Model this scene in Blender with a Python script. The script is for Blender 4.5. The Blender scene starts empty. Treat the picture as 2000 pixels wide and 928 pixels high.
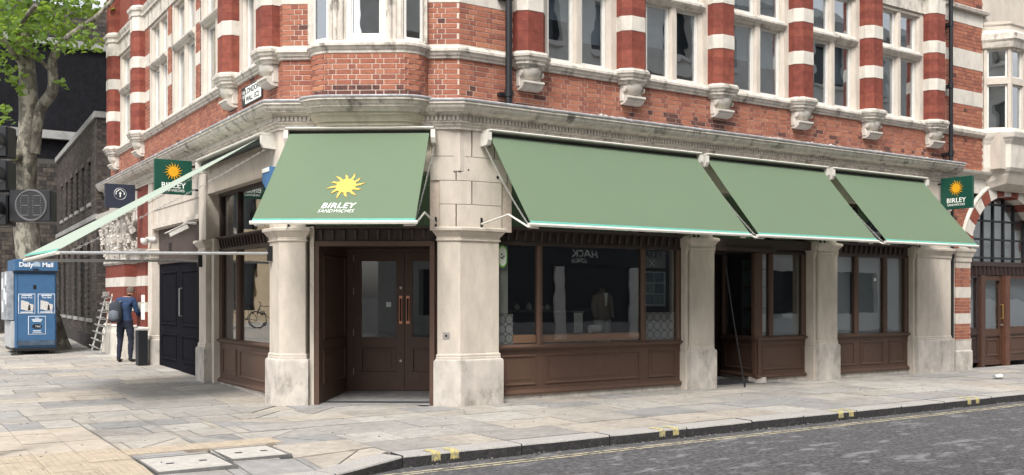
import bpy, bmesh, math, random
from mathutils import Vector, Matrix, noise
random.seed(7)
PI = math.pi
SC = bpy.context.scene
COL = SC.collection
# ------------------------------------------------------------------ camera
# +X runs along the right-hand street, +Y along the left-hand street, camera at the origin
cam = bpy.data.cameras.new('camera')
cam.sensor_width = 36.0
cam.lens = 1894 / 2000 * 36
cam.shift_y = 0.057
cam.clip_end = 2000
camo = bpy.data.objects.new('camera', cam)
camo.location = (0, 0, 1.6)
camo.rotation_euler = (PI / 2, 0, math.radians(56.797 - 90))
COL.objects.link(camo)
SC.camera = camo
# ------------------------------------------------------------------ sky, sun, exposure
SUN_EL, SUN_AZ = 52, 225          # azimuth: degrees from +X towards +Y, where the sun stands
w = bpy.data.worlds.new('World')
SC.world = w
w.use_nodes = True
nt = w.node_tree
nt.nodes.clear()
sky = nt.nodes.new('ShaderNodeTexSky')
sky.sky_type = 'NISHITA'
sky.sun_disc = False
sky.sun_elevation = math.radians(SUN_EL)
sky.sun_rotation = math.radians(90 - SUN_AZ)
sky.air_density = 1.0
sky.dust_density = 4.0
sky.ozone_density = 1.0
hs = nt.nodes.new('ShaderNodeHueSaturation')
hs.inputs['Saturation'].default_value = 0.25
bg = nt.nodes.new('ShaderNodeBackground')
bg.inputs['Strength'].default_value = 0.15
wo = nt.nodes.new('ShaderNodeOutputWorld')
nt.links.new(sky.outputs[0], hs.inputs['Color'])
nt.links.new(hs.outputs[0], bg.inputs['Color'])
nt.links.new(bg.outputs[0], wo.inputs['Surface'])
sl = bpy.data.lights.new('sun', 'SUN')
sl.energy = 1.5
sl.angle = math.radians(14)
sl.color = (1.0, 0.95, 0.88)
so = bpy.data.objects.new('sun', sl)
ce, se = math.cos(math.radians(SUN_EL)), math.sin(math.radians(SUN_EL))
sd = Vector((math.cos(math.radians(SUN_AZ)) * ce, math.sin(math.radians(SUN_AZ)) * ce, se))
so.rotation_euler = sd.to_track_quat('Z', 'Y').to_euler()
so.location = (0, -5, 30)
COL.objects.link(so)
SC.view_settings.view_transform = 'Standard'
SC.view_settings.look = 'None'
SC.view_settings.gamma = 1.0
SC.view_settings.exposure = 1.06
SC.view_settings.use_curve_mapping = False
SC.cycles.max_bounces = 8
SC.cycles.transparent_max_bounces = 16
SC.cycles.use_denoising = True

# ------------------------------------------------------------------ materials
MATS = {}
def srgb(r, g, b):
    f = lambda c: (c / 255 / 12.92) if c / 255 <= 0.04045 else ((c / 255 + 0.055) / 1.055) ** 2.4
    return (f(r), f(g), f(b))

def mat(name, col, rough=0.7, var=0.15, scale=6.0, col2=None, stain=0.0, stain_col=(0.06, 0.055, 0.05), stain_scale=1.6,
        bump=0.0, bump_scale=60.0, metal=0.0, stretch=(1, 1, 1), spec=0.4, rand=0.0, edge=(0.52, 0.72)):
    """principled surface: colour noise, optional stains with a shape of their own, fine bump"""
    if name in MATS: return MATS[name]
    m = bpy.data.materials.new(name)
    m.use_nodes = True
    t = m.node_tree; N = t.nodes; L = t.links
    b = N['Principled BSDF']
    b.inputs['Roughness'].default_value = rough
    b.inputs['Metallic'].default_value = metal
    b.inputs['Specular IOR Level'].default_value = spec
    geo = N.new('ShaderNodeNewGeometry')
    mp = N.new('ShaderNodeMapping'); mp.inputs['Scale'].default_value = stretch
    L.new(geo.outputs['Position'], mp.inputs['Vector'])
    no = N.new('ShaderNodeTexNoise'); no.inputs['Scale'].default_value = scale; no.inputs['Detail'].default_value = 6
    no.inputs['Roughness'].default_value = 0.62
    L.new(mp.outputs[0], no.inputs['Vector'])
    ramp = N.new('ShaderNodeValToRGB')
    c2 = col2 or tuple(min(1, c * (1 + var)) for c in col)
    c1 = tuple(c * (1 - var) for c in col)
    ramp.color_ramp.elements[0].position = 0.3; ramp.color_ramp.elements[0].color = (*c1, 1)
    ramp.color_ramp.elements[1].position = 0.7; ramp.color_ramp.elements[1].color = (*c2, 1)
    L.new(no.outputs['Fac'], ramp.inputs['Fac'])
    out = ramp.outputs['Color']
    if stain > 0:
        n2 = N.new('ShaderNodeTexNoise'); n2.inputs['Scale'].default_value = stain_scale; n2.inputs['Detail'].default_value = 9
        n2.inputs['Roughness'].default_value = 0.68
        L.new(mp.outputs[0], n2.inputs['Vector'])
        r2 = N.new('ShaderNodeValToRGB')
        r2.color_ramp.elements[0].position = edge[0]; r2.color_ramp.elements[0].color = (0, 0, 0, 1)
        r2.color_ramp.elements[1].position = edge[1]; r2.color_ramp.elements[1].color = (stain, stain, stain, 1)
        L.new(n2.outputs['Fac'], r2.inputs['Fac'])
        mx = N.new('ShaderNodeMix'); mx.data_type = 'RGBA'
        L.new(r2.outputs['Color'], mx.inputs[0]); L.new(out, mx.inputs[6])
        mx.inputs[7].default_value = (*stain_col, 1)
        out = mx.outputs[2]
    if rand > 0:
        oi = N.new('ShaderNodeObjectInfo')
        mr = N.new('ShaderNodeMapRange'); mr.inputs[3].default_value = 1 - rand; mr.inputs[4].default_value = 1 + rand
        L.new(oi.outputs['Random'], mr.inputs[0])
        hv = N.new('ShaderNodeHueSaturation'); L.new(mr.outputs[0], hv.inputs['Value']); L.new(out, hv.inputs['Color'])
        out = hv.outputs[0]
    L.new(out, b.inputs['Base Color'])
    if bump > 0:
        n3 = N.new('ShaderNodeTexNoise'); n3.inputs['Scale'].default_value = bump_scale; n3.inputs['Detail'].default_value = 5
        L.new(geo.outputs['Position'], n3.inputs['Vector'])
        bp = N.new('ShaderNodeBump'); bp.inputs['Strength'].default_value = bump; bp.inputs['Distance'].default_value = 0.01
        L.new(n3.outputs['Fac'], bp.inputs['Height']); L.new(bp.outputs[0], b.inputs['Normal'])
    MATS[name] = m
    return m

def glass_mat(name, tint=(0.9, 0.93, 0.93), base=0.05, wav=0.0, gain=0.9):
    if name in MATS: return MATS[name]
    m = bpy.data.materials.new(name); m.use_nodes = True
    t = m.node_tree; N = t.nodes; L = t.links
    N.remove(N['Principled BSDF'])
    out = N['Material Output']
    lw = N.new('ShaderNodeLayerWeight'); lw.inputs['Blend'].default_value = 0.5
    pw = N.new('ShaderNodeMath'); pw.operation = 'POWER'; pw.inputs[1].default_value = 4.0
    mu = N.new('ShaderNodeMath'); mu.operation = 'MULTIPLY_ADD'; mu.inputs[1].default_value = gain; mu.inputs[2].default_value = base
    tr = N.new('ShaderNodeBsdfTransparent'); tr.inputs['Color'].default_value = (*tint, 1)
    gl = N.new('ShaderNodeBsdfGlossy'); gl.inputs['Roughness'].default_value = 0.01
    mx = N.new('ShaderNodeMixShader')
    L.new(lw.outputs['Facing'], pw.inputs[0]); L.new(pw.outputs[0], mu.inputs[0]); L.new(mu.outputs[0], mx.inputs[0])
    L.new(tr.outputs[0], mx.inputs[1]); L.new(gl.outputs[0], mx.inputs[2]); L.new(mx.outputs[0], out.inputs['Surface'])
    if wav > 0:
        geo = N.new('ShaderNodeNewGeometry'); n3 = N.new('ShaderNodeTexNoise'); n3.inputs['Scale'].default_value = 1.3
        L.new(geo.outputs['Position'], n3.inputs['Vector'])
        bp = N.new('ShaderNodeBump'); bp.inputs['Strength'].default_value = wav; bp.inputs['Distance'].default_value = 0.02
        L.new(n3.outputs['Fac'], bp.inputs['Height']); L.new(bp.outputs[0], gl.inputs['Normal'])
    MATS[name] = m
    return m

STONE = mat('portland_stone', (0.515, 0.462, 0.40), 0.85, 0.12, 6, stain=0.36, stain_col=(0.26, 0.23, 0.195), stain_scale=3.4, bump=0.3, bump_scale=45, stretch=(1, 1, 0.4), edge=(0.5, 0.75))
STONE_W = mat('weathered_stone', (0.52, 0.48, 0.425), 0.88, 0.22, 9, stain=0.85, stain_col=(0.12, 0.108, 0.094), stain_scale=5.5, edge=(0.53, 0.66), bump=0.35, bump_scale=50, stretch=(1, 1, 0.45))
STONE_PALE = mat('pale_stone', (0.545, 0.51, 0.455), 0.85, 0.12, 6, stain=0.6, stain_col=(0.25, 0.225, 0.19), stain_scale=4, bump=0.25, stretch=(1, 1, 0.5))
STONE_DIRTY = mat('dirty_plinth_stone', (0.47, 0.435, 0.395), 0.88, 0.2, 5, stain=0.65, stain_col=(0.15, 0.138, 0.12), stain_scale=3.0, bump=0.4, bump_scale=45, stretch=(1, 1, 0.6), edge=(0.5, 0.66))
SOFFIT = mat('ochre_stone', (0.46, 0.42, 0.33), 0.85, 0.15, 6, stain=0.6, stain_col=(0.16, 0.14, 0.10), bump=0.25, stretch=(1, 1, 0.4))
MORTAR = mat('mortar', (0.57, 0.475, 0.405), 0.95, 0.12, 14, stain=0.4, stain_col=(0.38, 0.31, 0.27), bump=0.3)
BR = [mat('red_brick_' + n, c, 0.9, 0.2, 25, stain=0.3, stain_col=(0.16, 0.05, 0.03), stain_scale=9, bump=0.4, bump_scale=90) for n, c in (
    ('a', (0.295, 0.110, 0.068)), ('b', (0.322, 0.126, 0.078)), ('c', (0.268, 0.097, 0.062)), ('d', (0.342, 0.142, 0.088)),
    ('e', (0.225, 0.082, 0.057)), ('f', (0.37, 0.160, 0.09)))]
BR_DARK = mat('burnt_brick', (0.06, 0.042, 0.04), 0.85, 0.4, 20, col2=(0.16, 0.055, 0.04), bump=0.4, bump_scale=90)
RED = mat('red_rubbed_brick', (0.165, 0.040, 0.027), 0.85, 0.3, 9, stain=0.4, stain_col=(0.13, 0.025, 0.018), stain_scale=5, bump=0.2)
RED2 = mat('red_rubbed_brick_warm', (0.20, 0.053, 0.034), 0.85, 0.3, 9, stain=0.4, stain_col=(0.16, 0.035, 0.022), stain_scale=5, bump=0.2)
LEAD = mat('lead_sheet', (0.34, 0.345, 0.355), 0.5, 0.35, 12, metal=0.2, stain=0.4, stain_col=(0.5, 0.5, 0.5), stain_scale=8)  # pale blotches put white highlights into the lead's colour
BROWN = mat('brown_paint', (0.090, 0.052, 0.037), 0.5, 0.1, 10, spec=0.35, bump=0.05)
BROWN_D = mat('dark_brown_paint', (0.040, 0.026, 0.024), 0.5, 0.12, 10, spec=0.35)
NEARBLACK = mat('black_door_paint', (0.007, 0.007, 0.010), 0.85, 0.2, 10, spec=0.06)
WHITE = mat('white_frame_paint', (0.66, 0.645, 0.61), 0.45, 0.07, 8)
CREAM = mat('cream_metal', (0.62, 0.60, 0.545), 0.4, 0.08, 9, stain=0.3, stain_col=(0.35, 0.32, 0.27), stain_scale=4)
GREEN = mat('sage_canvas', (0.215, 0.288, 0.195), 0.85, 0.02, 2.0, bump=0.05, bump_scale=300, spec=0.2)
_n = GREEN.node_tree.nodes; _l = GREEN.node_tree.links; _t = _n.new('ShaderNodeBsdfTranslucent'); _t.inputs['Color'].default_value = (0.36, 0.46, 0.33, 1)
_x = _n.new('ShaderNodeMixShader'); _x.inputs[0].default_value = 0.46; _l.new(_n['Principled BSDF'].outputs[0], _x.inputs[1]); _l.new(_t.outputs[0], _x.inputs[2]); _l.new(_x.outputs[0], _n['Material Output'].inputs['Surface'])
PALE_GREEN = mat('pale_sage_canvas', (0.30, 0.355, 0.295), 0.6, 0.03, 2.0)  # paler fabric, with the sky's grazing sheen put into its colour
TEAL = mat('teal_trim', (0.10, 0.33, 0.27), 0.8, 0.1, 20)
SIGNG = mat('bottle_green', (0.008, 0.062, 0.042), 0.35, 0.08, 5)
NAVY = mat('navy_sign', (0.022, 0.027, 0.045), 0.45, 0.1, 5)
YELLOW = mat('sun_yellow', (0.66, 0.42, 0.075), 0.6, 0.04, 5)
YEL2 = mat('sun_orange', (0.72, 0.36, 0.012), 0.5, 0.06, 5)
LETTER = mat('white_lettering', (0.78, 0.80, 0.75), 0.6, 0.03, 5)
BLACK = mat('black_metal', (0.012, 0.013, 0.016), 0.45, 0.2, 10)
STEEL = mat('grey_steel', (0.35, 0.35, 0.35), 0.35, 0.2, 20, metal=0.8)
ALU = mat('aluminium_tube', (0.55, 0.56, 0.57), 0.35, 0.1, 20, metal=0.6)
COPPER = mat('copper_plate', (0.60, 0.27, 0.17), 0.35, 0.15, 15, metal=0.5)
CHAINM = mat('chain_steel', (0.30, 0.295, 0.28), 0.5, 0.2, 30)
GLASS = glass_mat('window_glass')
GLASS_SHOP = glass_mat('shop_glass', (0.84, 0.86, 0.87), 0.165, 0.09)
GLASS_UP = glass_mat('upper_glass', (0.78, 0.83, 0.86), 0.36, 0.16, 1.2)
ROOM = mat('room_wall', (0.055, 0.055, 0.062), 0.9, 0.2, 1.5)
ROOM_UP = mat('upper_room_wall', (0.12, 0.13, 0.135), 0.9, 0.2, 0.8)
BLIND = mat('frosted_film', (0.40, 0.43, 0.45), 0.6, 0.06, 1.5)
WOOD = mat('warm_timber', (0.66, 0.33, 0.16), 0.5, 0.2, 8, stretch=(1, 8, 8))  # timber colour raised to carry the glow of interior lamps
DWOOD = mat('dark_oak', (0.066, 0.033, 0.022), 0.45, 0.25, 6, stretch=(6, 6, 1))

# ------------------------------------------------------------------ frames and mesh builder
# the two facades and the canted corner; frame(s, o, z): s along the wall, o outwards from the pier face
A = Vector((4.86, 13.70)); B = Vector((7.06, 12.13))
CD = (B - A).normalized(); CN = Vector((CD.y, -CD.x))
if CN.y > 0: CN = -CN
CLEN = (B - A).length
YE = 26.3; XE = 19.25
def FW(x, y, z): return (x, y, z)
def FR(s, o, z): return (s, 12.13 - o, z)
def FL(s, o, z): return (4.86 - o, s, z)
def FC(s, o, z):
    p = A + CD * s + CN * o
    return (p.x, p.y, z)
def path_pts(o):
    """building outline offset outwards by o, mitred at the two canted corners"""
    def off(p, d, n): return (p + n * o, d)
    l1 = (Vector((4.86 - o, 0)), Vector((0, 1))); l2 = (A + CN * o, CD); l3 = (Vector((0, 12.13 - o)), Vector((1, 0)))
    def isect(a, b):
        (p, d), (q, e) = a, b
        den = d.x * e.y - d.y * e.x
        t = ((q.x - p.x) * e.y - (q.y - p.y) * e.x) / den
        return p + d * t
    return [Vector((4.86 - o, YE)), isect(l1, l2), isect(l2, l3), Vector((XE, 12.13 - o))]
def ground_z(x, y):
    z = 0.018 * max(0.0, y - 14.5) if x < 9 else 0.0
    z = min(z, 0.34)
    if x < 4.4:
        t = kerb_dist(x, y)
        if t < 1.3: z -= 0.075 * (1 - max(0, t) / 1.3) * min(1, (4.4 - x) / 0.6)
    return z
KERB = [(60.0, 8.72), (4.40, 8.72), (3.55, 8.40), (2.6, 8.02), (1.2, 7.60), (-1.0, 7.15), (-14.0, 6.4)]   # front (road) edge
def kerb_dist(x, y):
    best = 99
    for (x0, y0), (x1, y1) in zip(KERB[1:], KERB[2:]):
        d = Vector((x1 - x0, y1 - y0)); t = max(0, min(1, ((x - x0) * d.x + (y - y0) * d.y) / d.length_squared))
        best = min(best, math.hypot(x - x0 - d.x * t, y - y0 - d.y * t))
    return best - 0.3

class MB:
    def __init__(s, fr=FW): s.v = []; s.f = []; s.m = []; s.fr = fr
    def p(s, a, b, c): s.v.append(s.fr(a, b, c)); return len(s.v) - 1
    def q(s, ids, m=0): s.f.append(tuple(ids)); s.m.append(m)
    def box(s, a0, a1, b0, b1, c0, c1, m=0):
        i = [s.p(a, b, c) for a in (a0, a1) for b in (b0, b1) for c in (c0, c1)]
        for t in ((0, 1, 3, 2), (4, 6, 7, 5), (0, 4, 5, 1), (2, 3, 7, 6), (0, 2, 6, 4), (1, 5, 7, 3)): s.q([i[k] for k in t], m)
        return s
    def cbox(s, a0, a1, b0, b1, c0, c1, h=0.006, m=0):
        """box with chamfered edges"""
        lo = (a0, b0, c0); hi = (a1, b1, c1); idx = {}
        for sa in (0, 1):
            for sb in (0, 1):
                for sc in (0, 1):
                    sg = (sa, sb, sc)
                    for ax in range(3):
                        co = [(hi[k] if sg[k] else lo[k]) if k == ax else ((hi[k] - h) if sg[k] else (lo[k] + h)) for k in range(3)]
                        idx[(sg, ax)] = s.p(*co)
        for ax in range(3):
            u, v = [k for k in range(3) if k != ax]
            for sd_ in (0, 1):
                ring = []
                for (x, y) in ((0, 0), (1, 0), (1, 1), (0, 1)):
                    sg = [0, 0, 0]; sg[ax] = sd_; sg[u] = x; sg[v] = y; ring.append(idx[(tuple(sg), ax)])
                s.q(ring, m)
            for x in (0, 1):
                for y in (0, 1):
                    g0 = [0, 0, 0]; g0[u] = x; g0[v] = y; g1 = list(g0); g1[ax] = 1
                    s.q([idx[(tuple(g0), u)], idx[(tuple(g1), u)], idx[(tuple(g1), v)], idx[(tuple(g0), v)]], m)
        for sa in (0, 1):
            for sb in (0, 1):
                for sc in (0, 1): s.q([idx[((sa, sb, sc), k)] for k in range(3)], m)
        return s
    def prism(s, poly, c0, c1, m=0):
        a = [s.p(x, y, c0) for x, y in poly]; b = [s.p(x, y, c1) for x, y in poly]; n = len(poly)
        for i in range(n): s.q((a[i], a[(i + 1) % n], b[(i + 1) % n], b[i]), m)
        s.q(a[::-1], m); s.q(b, m)
        return s
    def prism_o(s, poly, b0, b1, m=0):
        """polygon in (s, z) extruded in o"""
        a = [s.p(x, b0, z) for x, z in poly]; b = [s.p(x, b1, z) for x, z in poly]; n = len(poly)
        for i in range(n): s.q((a[i], a[(i + 1) % n], b[(i + 1) % n], b[i]), m)
        s.q(a[::-1], m); s.q(b, m)
        return s
    def prism_s(s, poly, a0, a1, m=0):
        """polygon in (o, z) extruded along s"""
        a = [s.p(a0, o, z) for o, z in poly]; b = [s.p(a1, o, z) for o, z in poly]; n = len(poly)
        for i in range(n): s.q((a[i], a[(i + 1) % n], b[(i + 1) % n], b[i]), m)
        s.q(a[::-1], m); s.q(b, m)
        return s
    def rows(s, rows, close=False, m=0, capends=False):
        ids = [[s.p(*c) for c in r] for r in rows]
        n = len(rows[0])
        for r0, r1 in zip(ids, ids[1:]):
            for i in range(n if close else n - 1): s.q((r0[i], r0[(i + 1) % n], r1[(i + 1) % n], r1[i]), m)
        if capends: s.q(ids[0][::-1], m); s.q(ids[-1], m)
        return s
    def tube(s, pts, r, n=8, m=0, cap=True):
        P = [Vector(s.fr(*p)) for p in pts]
        rs = r if isinstance(r, (list, tuple)) else [r] * len(P)
        rings = []; up = None
        for i, p in enumerate(P):
            t = (P[min(i + 1, len(P) - 1)] - P[max(i - 1, 0)]).normalized()
            if up is None: up = Vector((0, 0, 1)) if abs(t.z) < 0.9 else Vector((1, 0, 0))
            x = t.cross(up).normalized(); y = x.cross(t).normalized(); up = y
            ring = []
            for k in range(n):
                a = 2 * PI * k / n
                s.v.append(tuple(p + (x * math.cos(a) + y * math.sin(a)) * rs[i])); ring.append(len(s.v) - 1)
            rings.append(ring)
        for r0, r1 in zip(rings, rings[1:]):
            for i in range(n): s.q((r0[i], r0[(i + 1) % n], r1[(i + 1) % n], r1[i]), m)
        if cap: s.q(rings[0][::-1], m); s.q(rings[-1], m)
        return s
    def lathe(s, prof, c, n=16, m=0, a0=0.0, a1=2 * PI):
        full = abs(a1 - a0 - 2 * PI) < 1e-6
        k = n if full else n + 1
        rows = [[(c[0] + r * math.cos(a0 + (a1 - a0) * i / n), c[1] + r * math.sin(a0 + (a1 - a0) * i / n), c[2] + z) for i in range(k)] for r, z in prof]
        return s.rows(rows, close=full, m=m, capends=full)
    def mesh(s, name, mats, smooth=None):
        me = bpy.data.meshes.new(name)
        me.from_pydata(s.v, [], s.f)
        for x in (mats if isinstance(mats, (list, tuple)) else [mats]): me.materials.append(x)
        if any(s.m): me.polygons.foreach_set('material_index', s.m)
        bm = bmesh.new(); bm.from_mesh(me); bmesh.ops.recalc_face_normals(bm, faces=bm.faces); bm.to_mesh(me); bm.free()
        if smooth:
            me.polygons.foreach_set('use_smooth', [True] * len(me.polygons))
            me.set_sharp_from_angle(angle=math.radians(smooth))
        me.update()
        return me
    def build(s, name, mats, parent=None, smooth=None, kind=None):
        return link(name, s.mesh(name, mats, smooth), parent, kind)

def link(name, me, parent=None, kind=None):
    o = bpy.data.objects.new(name, me); COL.objects.link(o)
    if parent is not None: adopt(o, parent)
    if kind: o['kind'] = kind
    return o
LOCS = {}
def wloc(o):
    v = Vector((0, 0, 0))
    while o is not None:
        if o.type == 'EMPTY' or o.parent is None: v = v + o.location
        o = o.parent
    return v
def adopt(o, parent):
    o.parent = parent
    root = parent
    while root.parent is not None: root = root.parent
    if parent.type == 'EMPTY': o.matrix_parent_inverse = Matrix.Translation(-parent.location)
def thing(name, label, cat, loc=(0, 0, 0), group=None):
    e = bpy.data.objects.new(name, None); COL.objects.link(e); e.location = loc
    e.empty_display_size = 0.2
    return tag(e, label, cat, group)
def tag(o, label, cat, group=None):
    o['label'] = label; o['category'] = cat
    if group: o['group'] = group
    return o
def struct(o, label=None):
    o['kind'] = 'structure'
    if label: o['label'] = label
    return o
def sweep(prof, pts_fn=path_pts, m=0, mb=None):
    """profile of (o, z) swept along the building outline"""
    mb = mb or MB()
    mb.rows([[(p.x, p.y, z) for p in pts_fn(o)] for o, z in prof], m=m)
    return mb
def text(body, size, origin, xd, yd, mat_, parent, name='lettering', shear=0.0, bold=0.0, align='CENTER', depth=0.002, spacing=1.0, sx=1.0):
    cu = bpy.data.curves.new(name, 'FONT'); cu.body = body; cu.size = size; cu.shear = shear; cu.offset = bold
    cu.align_x = align; cu.align_y = 'CENTER'; cu.extrude = depth; cu.space_character = spacing; cu.resolution_u = 3
    to = bpy.data.objects.new(name, cu); COL.objects.link(to)
    dg = bpy.context.evaluated_depsgraph_get()
    me = bpy.data.meshes.new_from_object(to.evaluated_get(dg))
    bpy.data.objects.remove(to); bpy.data.curves.remove(cu)
    xd = Vector(xd).normalized(); yd = Vector(yd).normalized(); zd = xd.cross(yd)
    M = Matrix((xd * sx, yd, zd)).transposed().to_4x4(); M.translation = Vector(origin)
    me.transform(M); me.materials.clear(); me.materials.append(mat_); me.name = name
    return link(name, me, parent)
def sun_emblem(origin, xd, yd, r, mat_, parent, rays=12, wavy=True):
    """disc with curling pointed rays"""
    xd = Vector(xd).normalized(); yd = Vector(yd).normalized(); zd = xd.cross(yd); O = Vector(origin)
    mb = MB(); pts = []
    n = rays
    for k in range(n):
        a = 2 * PI * k / n + 0.1
        L = r * (1.0 if k % 2 == 0 else 0.86)
        tw = 0.13 if wavy else 0.0
        pts += [(0.50 * r, a - 0.52 * PI / n), (0.72 * r, a - 0.20 * PI / n + tw * 0.2), (L, a + tw), (0.74 * r, a + 0.36 * PI / n + tw * 0.2), (0.50 * r, a + 0.52 * PI / n)]
    front = [mb.p(*(O + xd * (q * math.cos(t)) + yd * (q * math.sin(t)) + zd * 0.003)) for q, t in pts]
    back = [mb.p(*(O + xd * (q * math.cos(t)) + yd * (q * math.sin(t)) - zd * 0.003)) for q, t in pts]
    c = mb.p(*(O + zd * 0.003))
    for i in range(len(pts)):
        j = (i + 1) % len(pts); mb.q((c, front[i], front[j])); mb.q((front[i], back[i], back[j], front[j]))
    return mb.build('sun_emblem', mat_, parent)
# ================================================================== ground
ASPHALT = mat('asphalt', (0.078, 0.077, 0.080), 0.8, 0.9, 30, stain=0.6, stain_col=(0.27, 0.27, 0.275), stain_scale=4.2, edge=(0.54, 0.64), bump=1.0, bump_scale=60, stretch=(0.55, 1.3, 1))
GROUT = mat('paving_joint', (0.028, 0.026, 0.024), 0.95, 0.3, 20)
SLABS = [mat('york_stone_' + n, c, 0.8, 0.20, 9, stain=0.8, stain_col=sc, stain_scale=1.7, bump=0.5, bump_scale=28, rand=0.09, edge=(0.48, 0.74)) for n, c, sc in (
    ('grey', (0.285, 0.272, 0.254), (0.15, 0.142, 0.13)), ('pale', (0.35, 0.332, 0.304), (0.21, 0.197, 0.178)), ('buff', (0.345, 0.312, 0.268), (0.20, 0.18, 0.155)),
    ('cool', (0.26, 0.254, 0.248), (0.14, 0.136, 0.132)), ('warm', (0.32, 0.296, 0.264), (0.18, 0.165, 0.145)))]
TACT = mat('tactile_buff', (0.375, 0.315, 0.24), 0.85, 0.16, 8, stain=0.75, stain_col=(0.28, 0.23, 0.18), bump=0.3)
BUFFP = mat('buff_paver', (0.40, 0.352, 0.29), 0.85, 0.16, 8, stain=0.75, stain_col=(0.31, 0.26, 0.2), bump=0.25)
COVER = mat('cover_concrete', (0.40, 0.382, 0.35), 0.85, 0.2, 12, stain=0.7, stain_col=(0.3, 0.28, 0.25), bump=0.4)
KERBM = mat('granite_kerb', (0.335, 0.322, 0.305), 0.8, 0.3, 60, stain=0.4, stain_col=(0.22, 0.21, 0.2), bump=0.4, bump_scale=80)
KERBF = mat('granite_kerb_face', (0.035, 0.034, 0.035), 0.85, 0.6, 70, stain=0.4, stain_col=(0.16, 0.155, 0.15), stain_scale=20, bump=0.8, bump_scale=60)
YLINE = mat('worn_yellow_line', (0.46, 0.41, 0.28), 0.8, 0.3, 25, stain=0.85, stain_col=(0.10, 0.095, 0.085), stain_scale=12, edge=(0.48, 0.58))
YMARK = mat('kerb_yellow', (0.50, 0.43, 0.17), 0.75, 0.2, 40, stain=0.95, stain_col=(0.26, 0.24, 0.20), stain_scale=22, edge=(0.48, 0.56))

mb = MB()
mb.rows([[(x, y, -0.125) for x in (-400, 0, 400)] for y in (-400, 0, 400)])
road = struct(mb.build('road', ASPHALT), 'dark worn asphalt road with pale patches along the kerb')
for k, y in enumerate((8.44, 8.345)):
    mb = MB(); xs = [3.6 + 0.9 * i for i in range(64)]
    mb.rows([[(x, yy + 0.006 * math.sin(x * 1.7 + k), -0.121) for x in xs] for yy in (y, y + 0.042)])
    ln = mb.build('yellow_line', YLINE, road)
mb = MB()    # the lines bend round the corner
for y in (8.44, 8.345):
    pts = [(3.6, y + 0.02), (2.9, y - 0.29), (1.8, y - 0.68), (0.2, y - 1.12)]
    mb.rows([[(px, py + dd, -0.121) for px, py in pts] for dd in (0, 0.045)])
mb.build('yellow_line', YLINE, road)

# pavement bed under the slabs
pave = []
inner = []
for i, (x, y) in enumerate(KERB):
    inner.append((x, y + 0.29))
mb = MB()
rows_ = []
for t in (0, 0.15, 0.4, 1):
    rows_.append([])
    for (x, y) in inner:
        yy = y + (3.4 - 0.0) * t
        rows_[-1].append((x, yy, ground_z(x, yy) - 0.024))
mb.rows(rows_)
ysteps = [12.38, 14.0, 18.0, 24.0, 33.0, 70.0]
mb.rows([[(x, y, ground_z(x, y) - 0.026) for x in (-14, -6, 0, 3, 7, 8.8)] for y in [11.0] + ysteps])
mb.rows([[(x, y, -0.027) for x in (8.8, 20, 60)] for y in (11.0, 14.0)])
pavement = struct(mb.build('pavement', GROUT), 'broad flagstone pavement wrapping round the corner building')

def clip(poly, nx, ny, c):
    """keep nx*x + ny*y >= c"""
    out = []
    for i in range(len(poly)):
        p, q = poly[i], poly[(i + 1) % len(poly)]
        dp, dq = nx * p[0] + ny * p[1] - c, nx * q[0] + ny * q[1] - c
        if dp >= 0: out.append(p)
        if (dp >= 0) != (dq >= 0):
            t = dp / (dp - dq); out.append((p[0] + (q[0] - p[0]) * t, p[1] + (q[1] - p[1]) * t))
    return out
def area(p): return abs(sum(p[i][0] * p[(i + 1) % len(p)][1] - p[(i + 1) % len(p)][0] * p[i][1] for i in range(len(p)))) / 2
def shrink(poly, g):
    cx = sum(p[0] for p in poly) / len(poly); cy = sum(p[1] for p in poly) / len(poly)
    n = len(poly)
    sgn = 1 if sum(poly[i][0] * poly[(i + 1) % n][1] - poly[(i + 1) % n][0] * poly[i][1] for i in range(n)) > 0 else -1
    out = poly
    for i in range(n):
        p, q = poly[i], poly[(i + 1) % n]
        dx, dy = q[0] - p[0], q[1] - p[1]; L = math.hypot(dx, dy)
        if L < 1e-6: continue
        nx, ny = -dy / L * sgn, dx / L * sgn
        out = clip(out, nx, ny, nx * p[0] + ny * p[1] + g)
        if len(out) < 3: return []
    return out
slabs = []   # (poly, material, zoff, tactile)
def pick(weights): return random.choices(range(5), weights)[0]
COVERS = [(2.12, 2.86, 9.12, 9.98), (2.90, 3.52, 9.45, 10.18)]
def add_slab(poly, mi=None, tact=False, gap=None):
    poly = shrink(poly, gap if gap is not None else random.choice((0.006, 0.008, 0.011)))
    if len(poly) >= 3 and area(poly) > 0.01: slabs.append((poly, mi, random.uniform(-0.004, 0.004), tact))
KN = []
for (x0, y0), (x1, y1) in zip(KERB[1:], KERB[2:]):
    d = Vector((x1 - x0, y1 - y0)).normalized(); n = Vector((d.y, -d.x)); n = n if n.y > 0 else -n
    KN.append((n.x, n.y, n.x * x0 + n.y * y0 + 0.305))
def in_special(x, y): return x < 2.06 and y < 12.45
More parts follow.
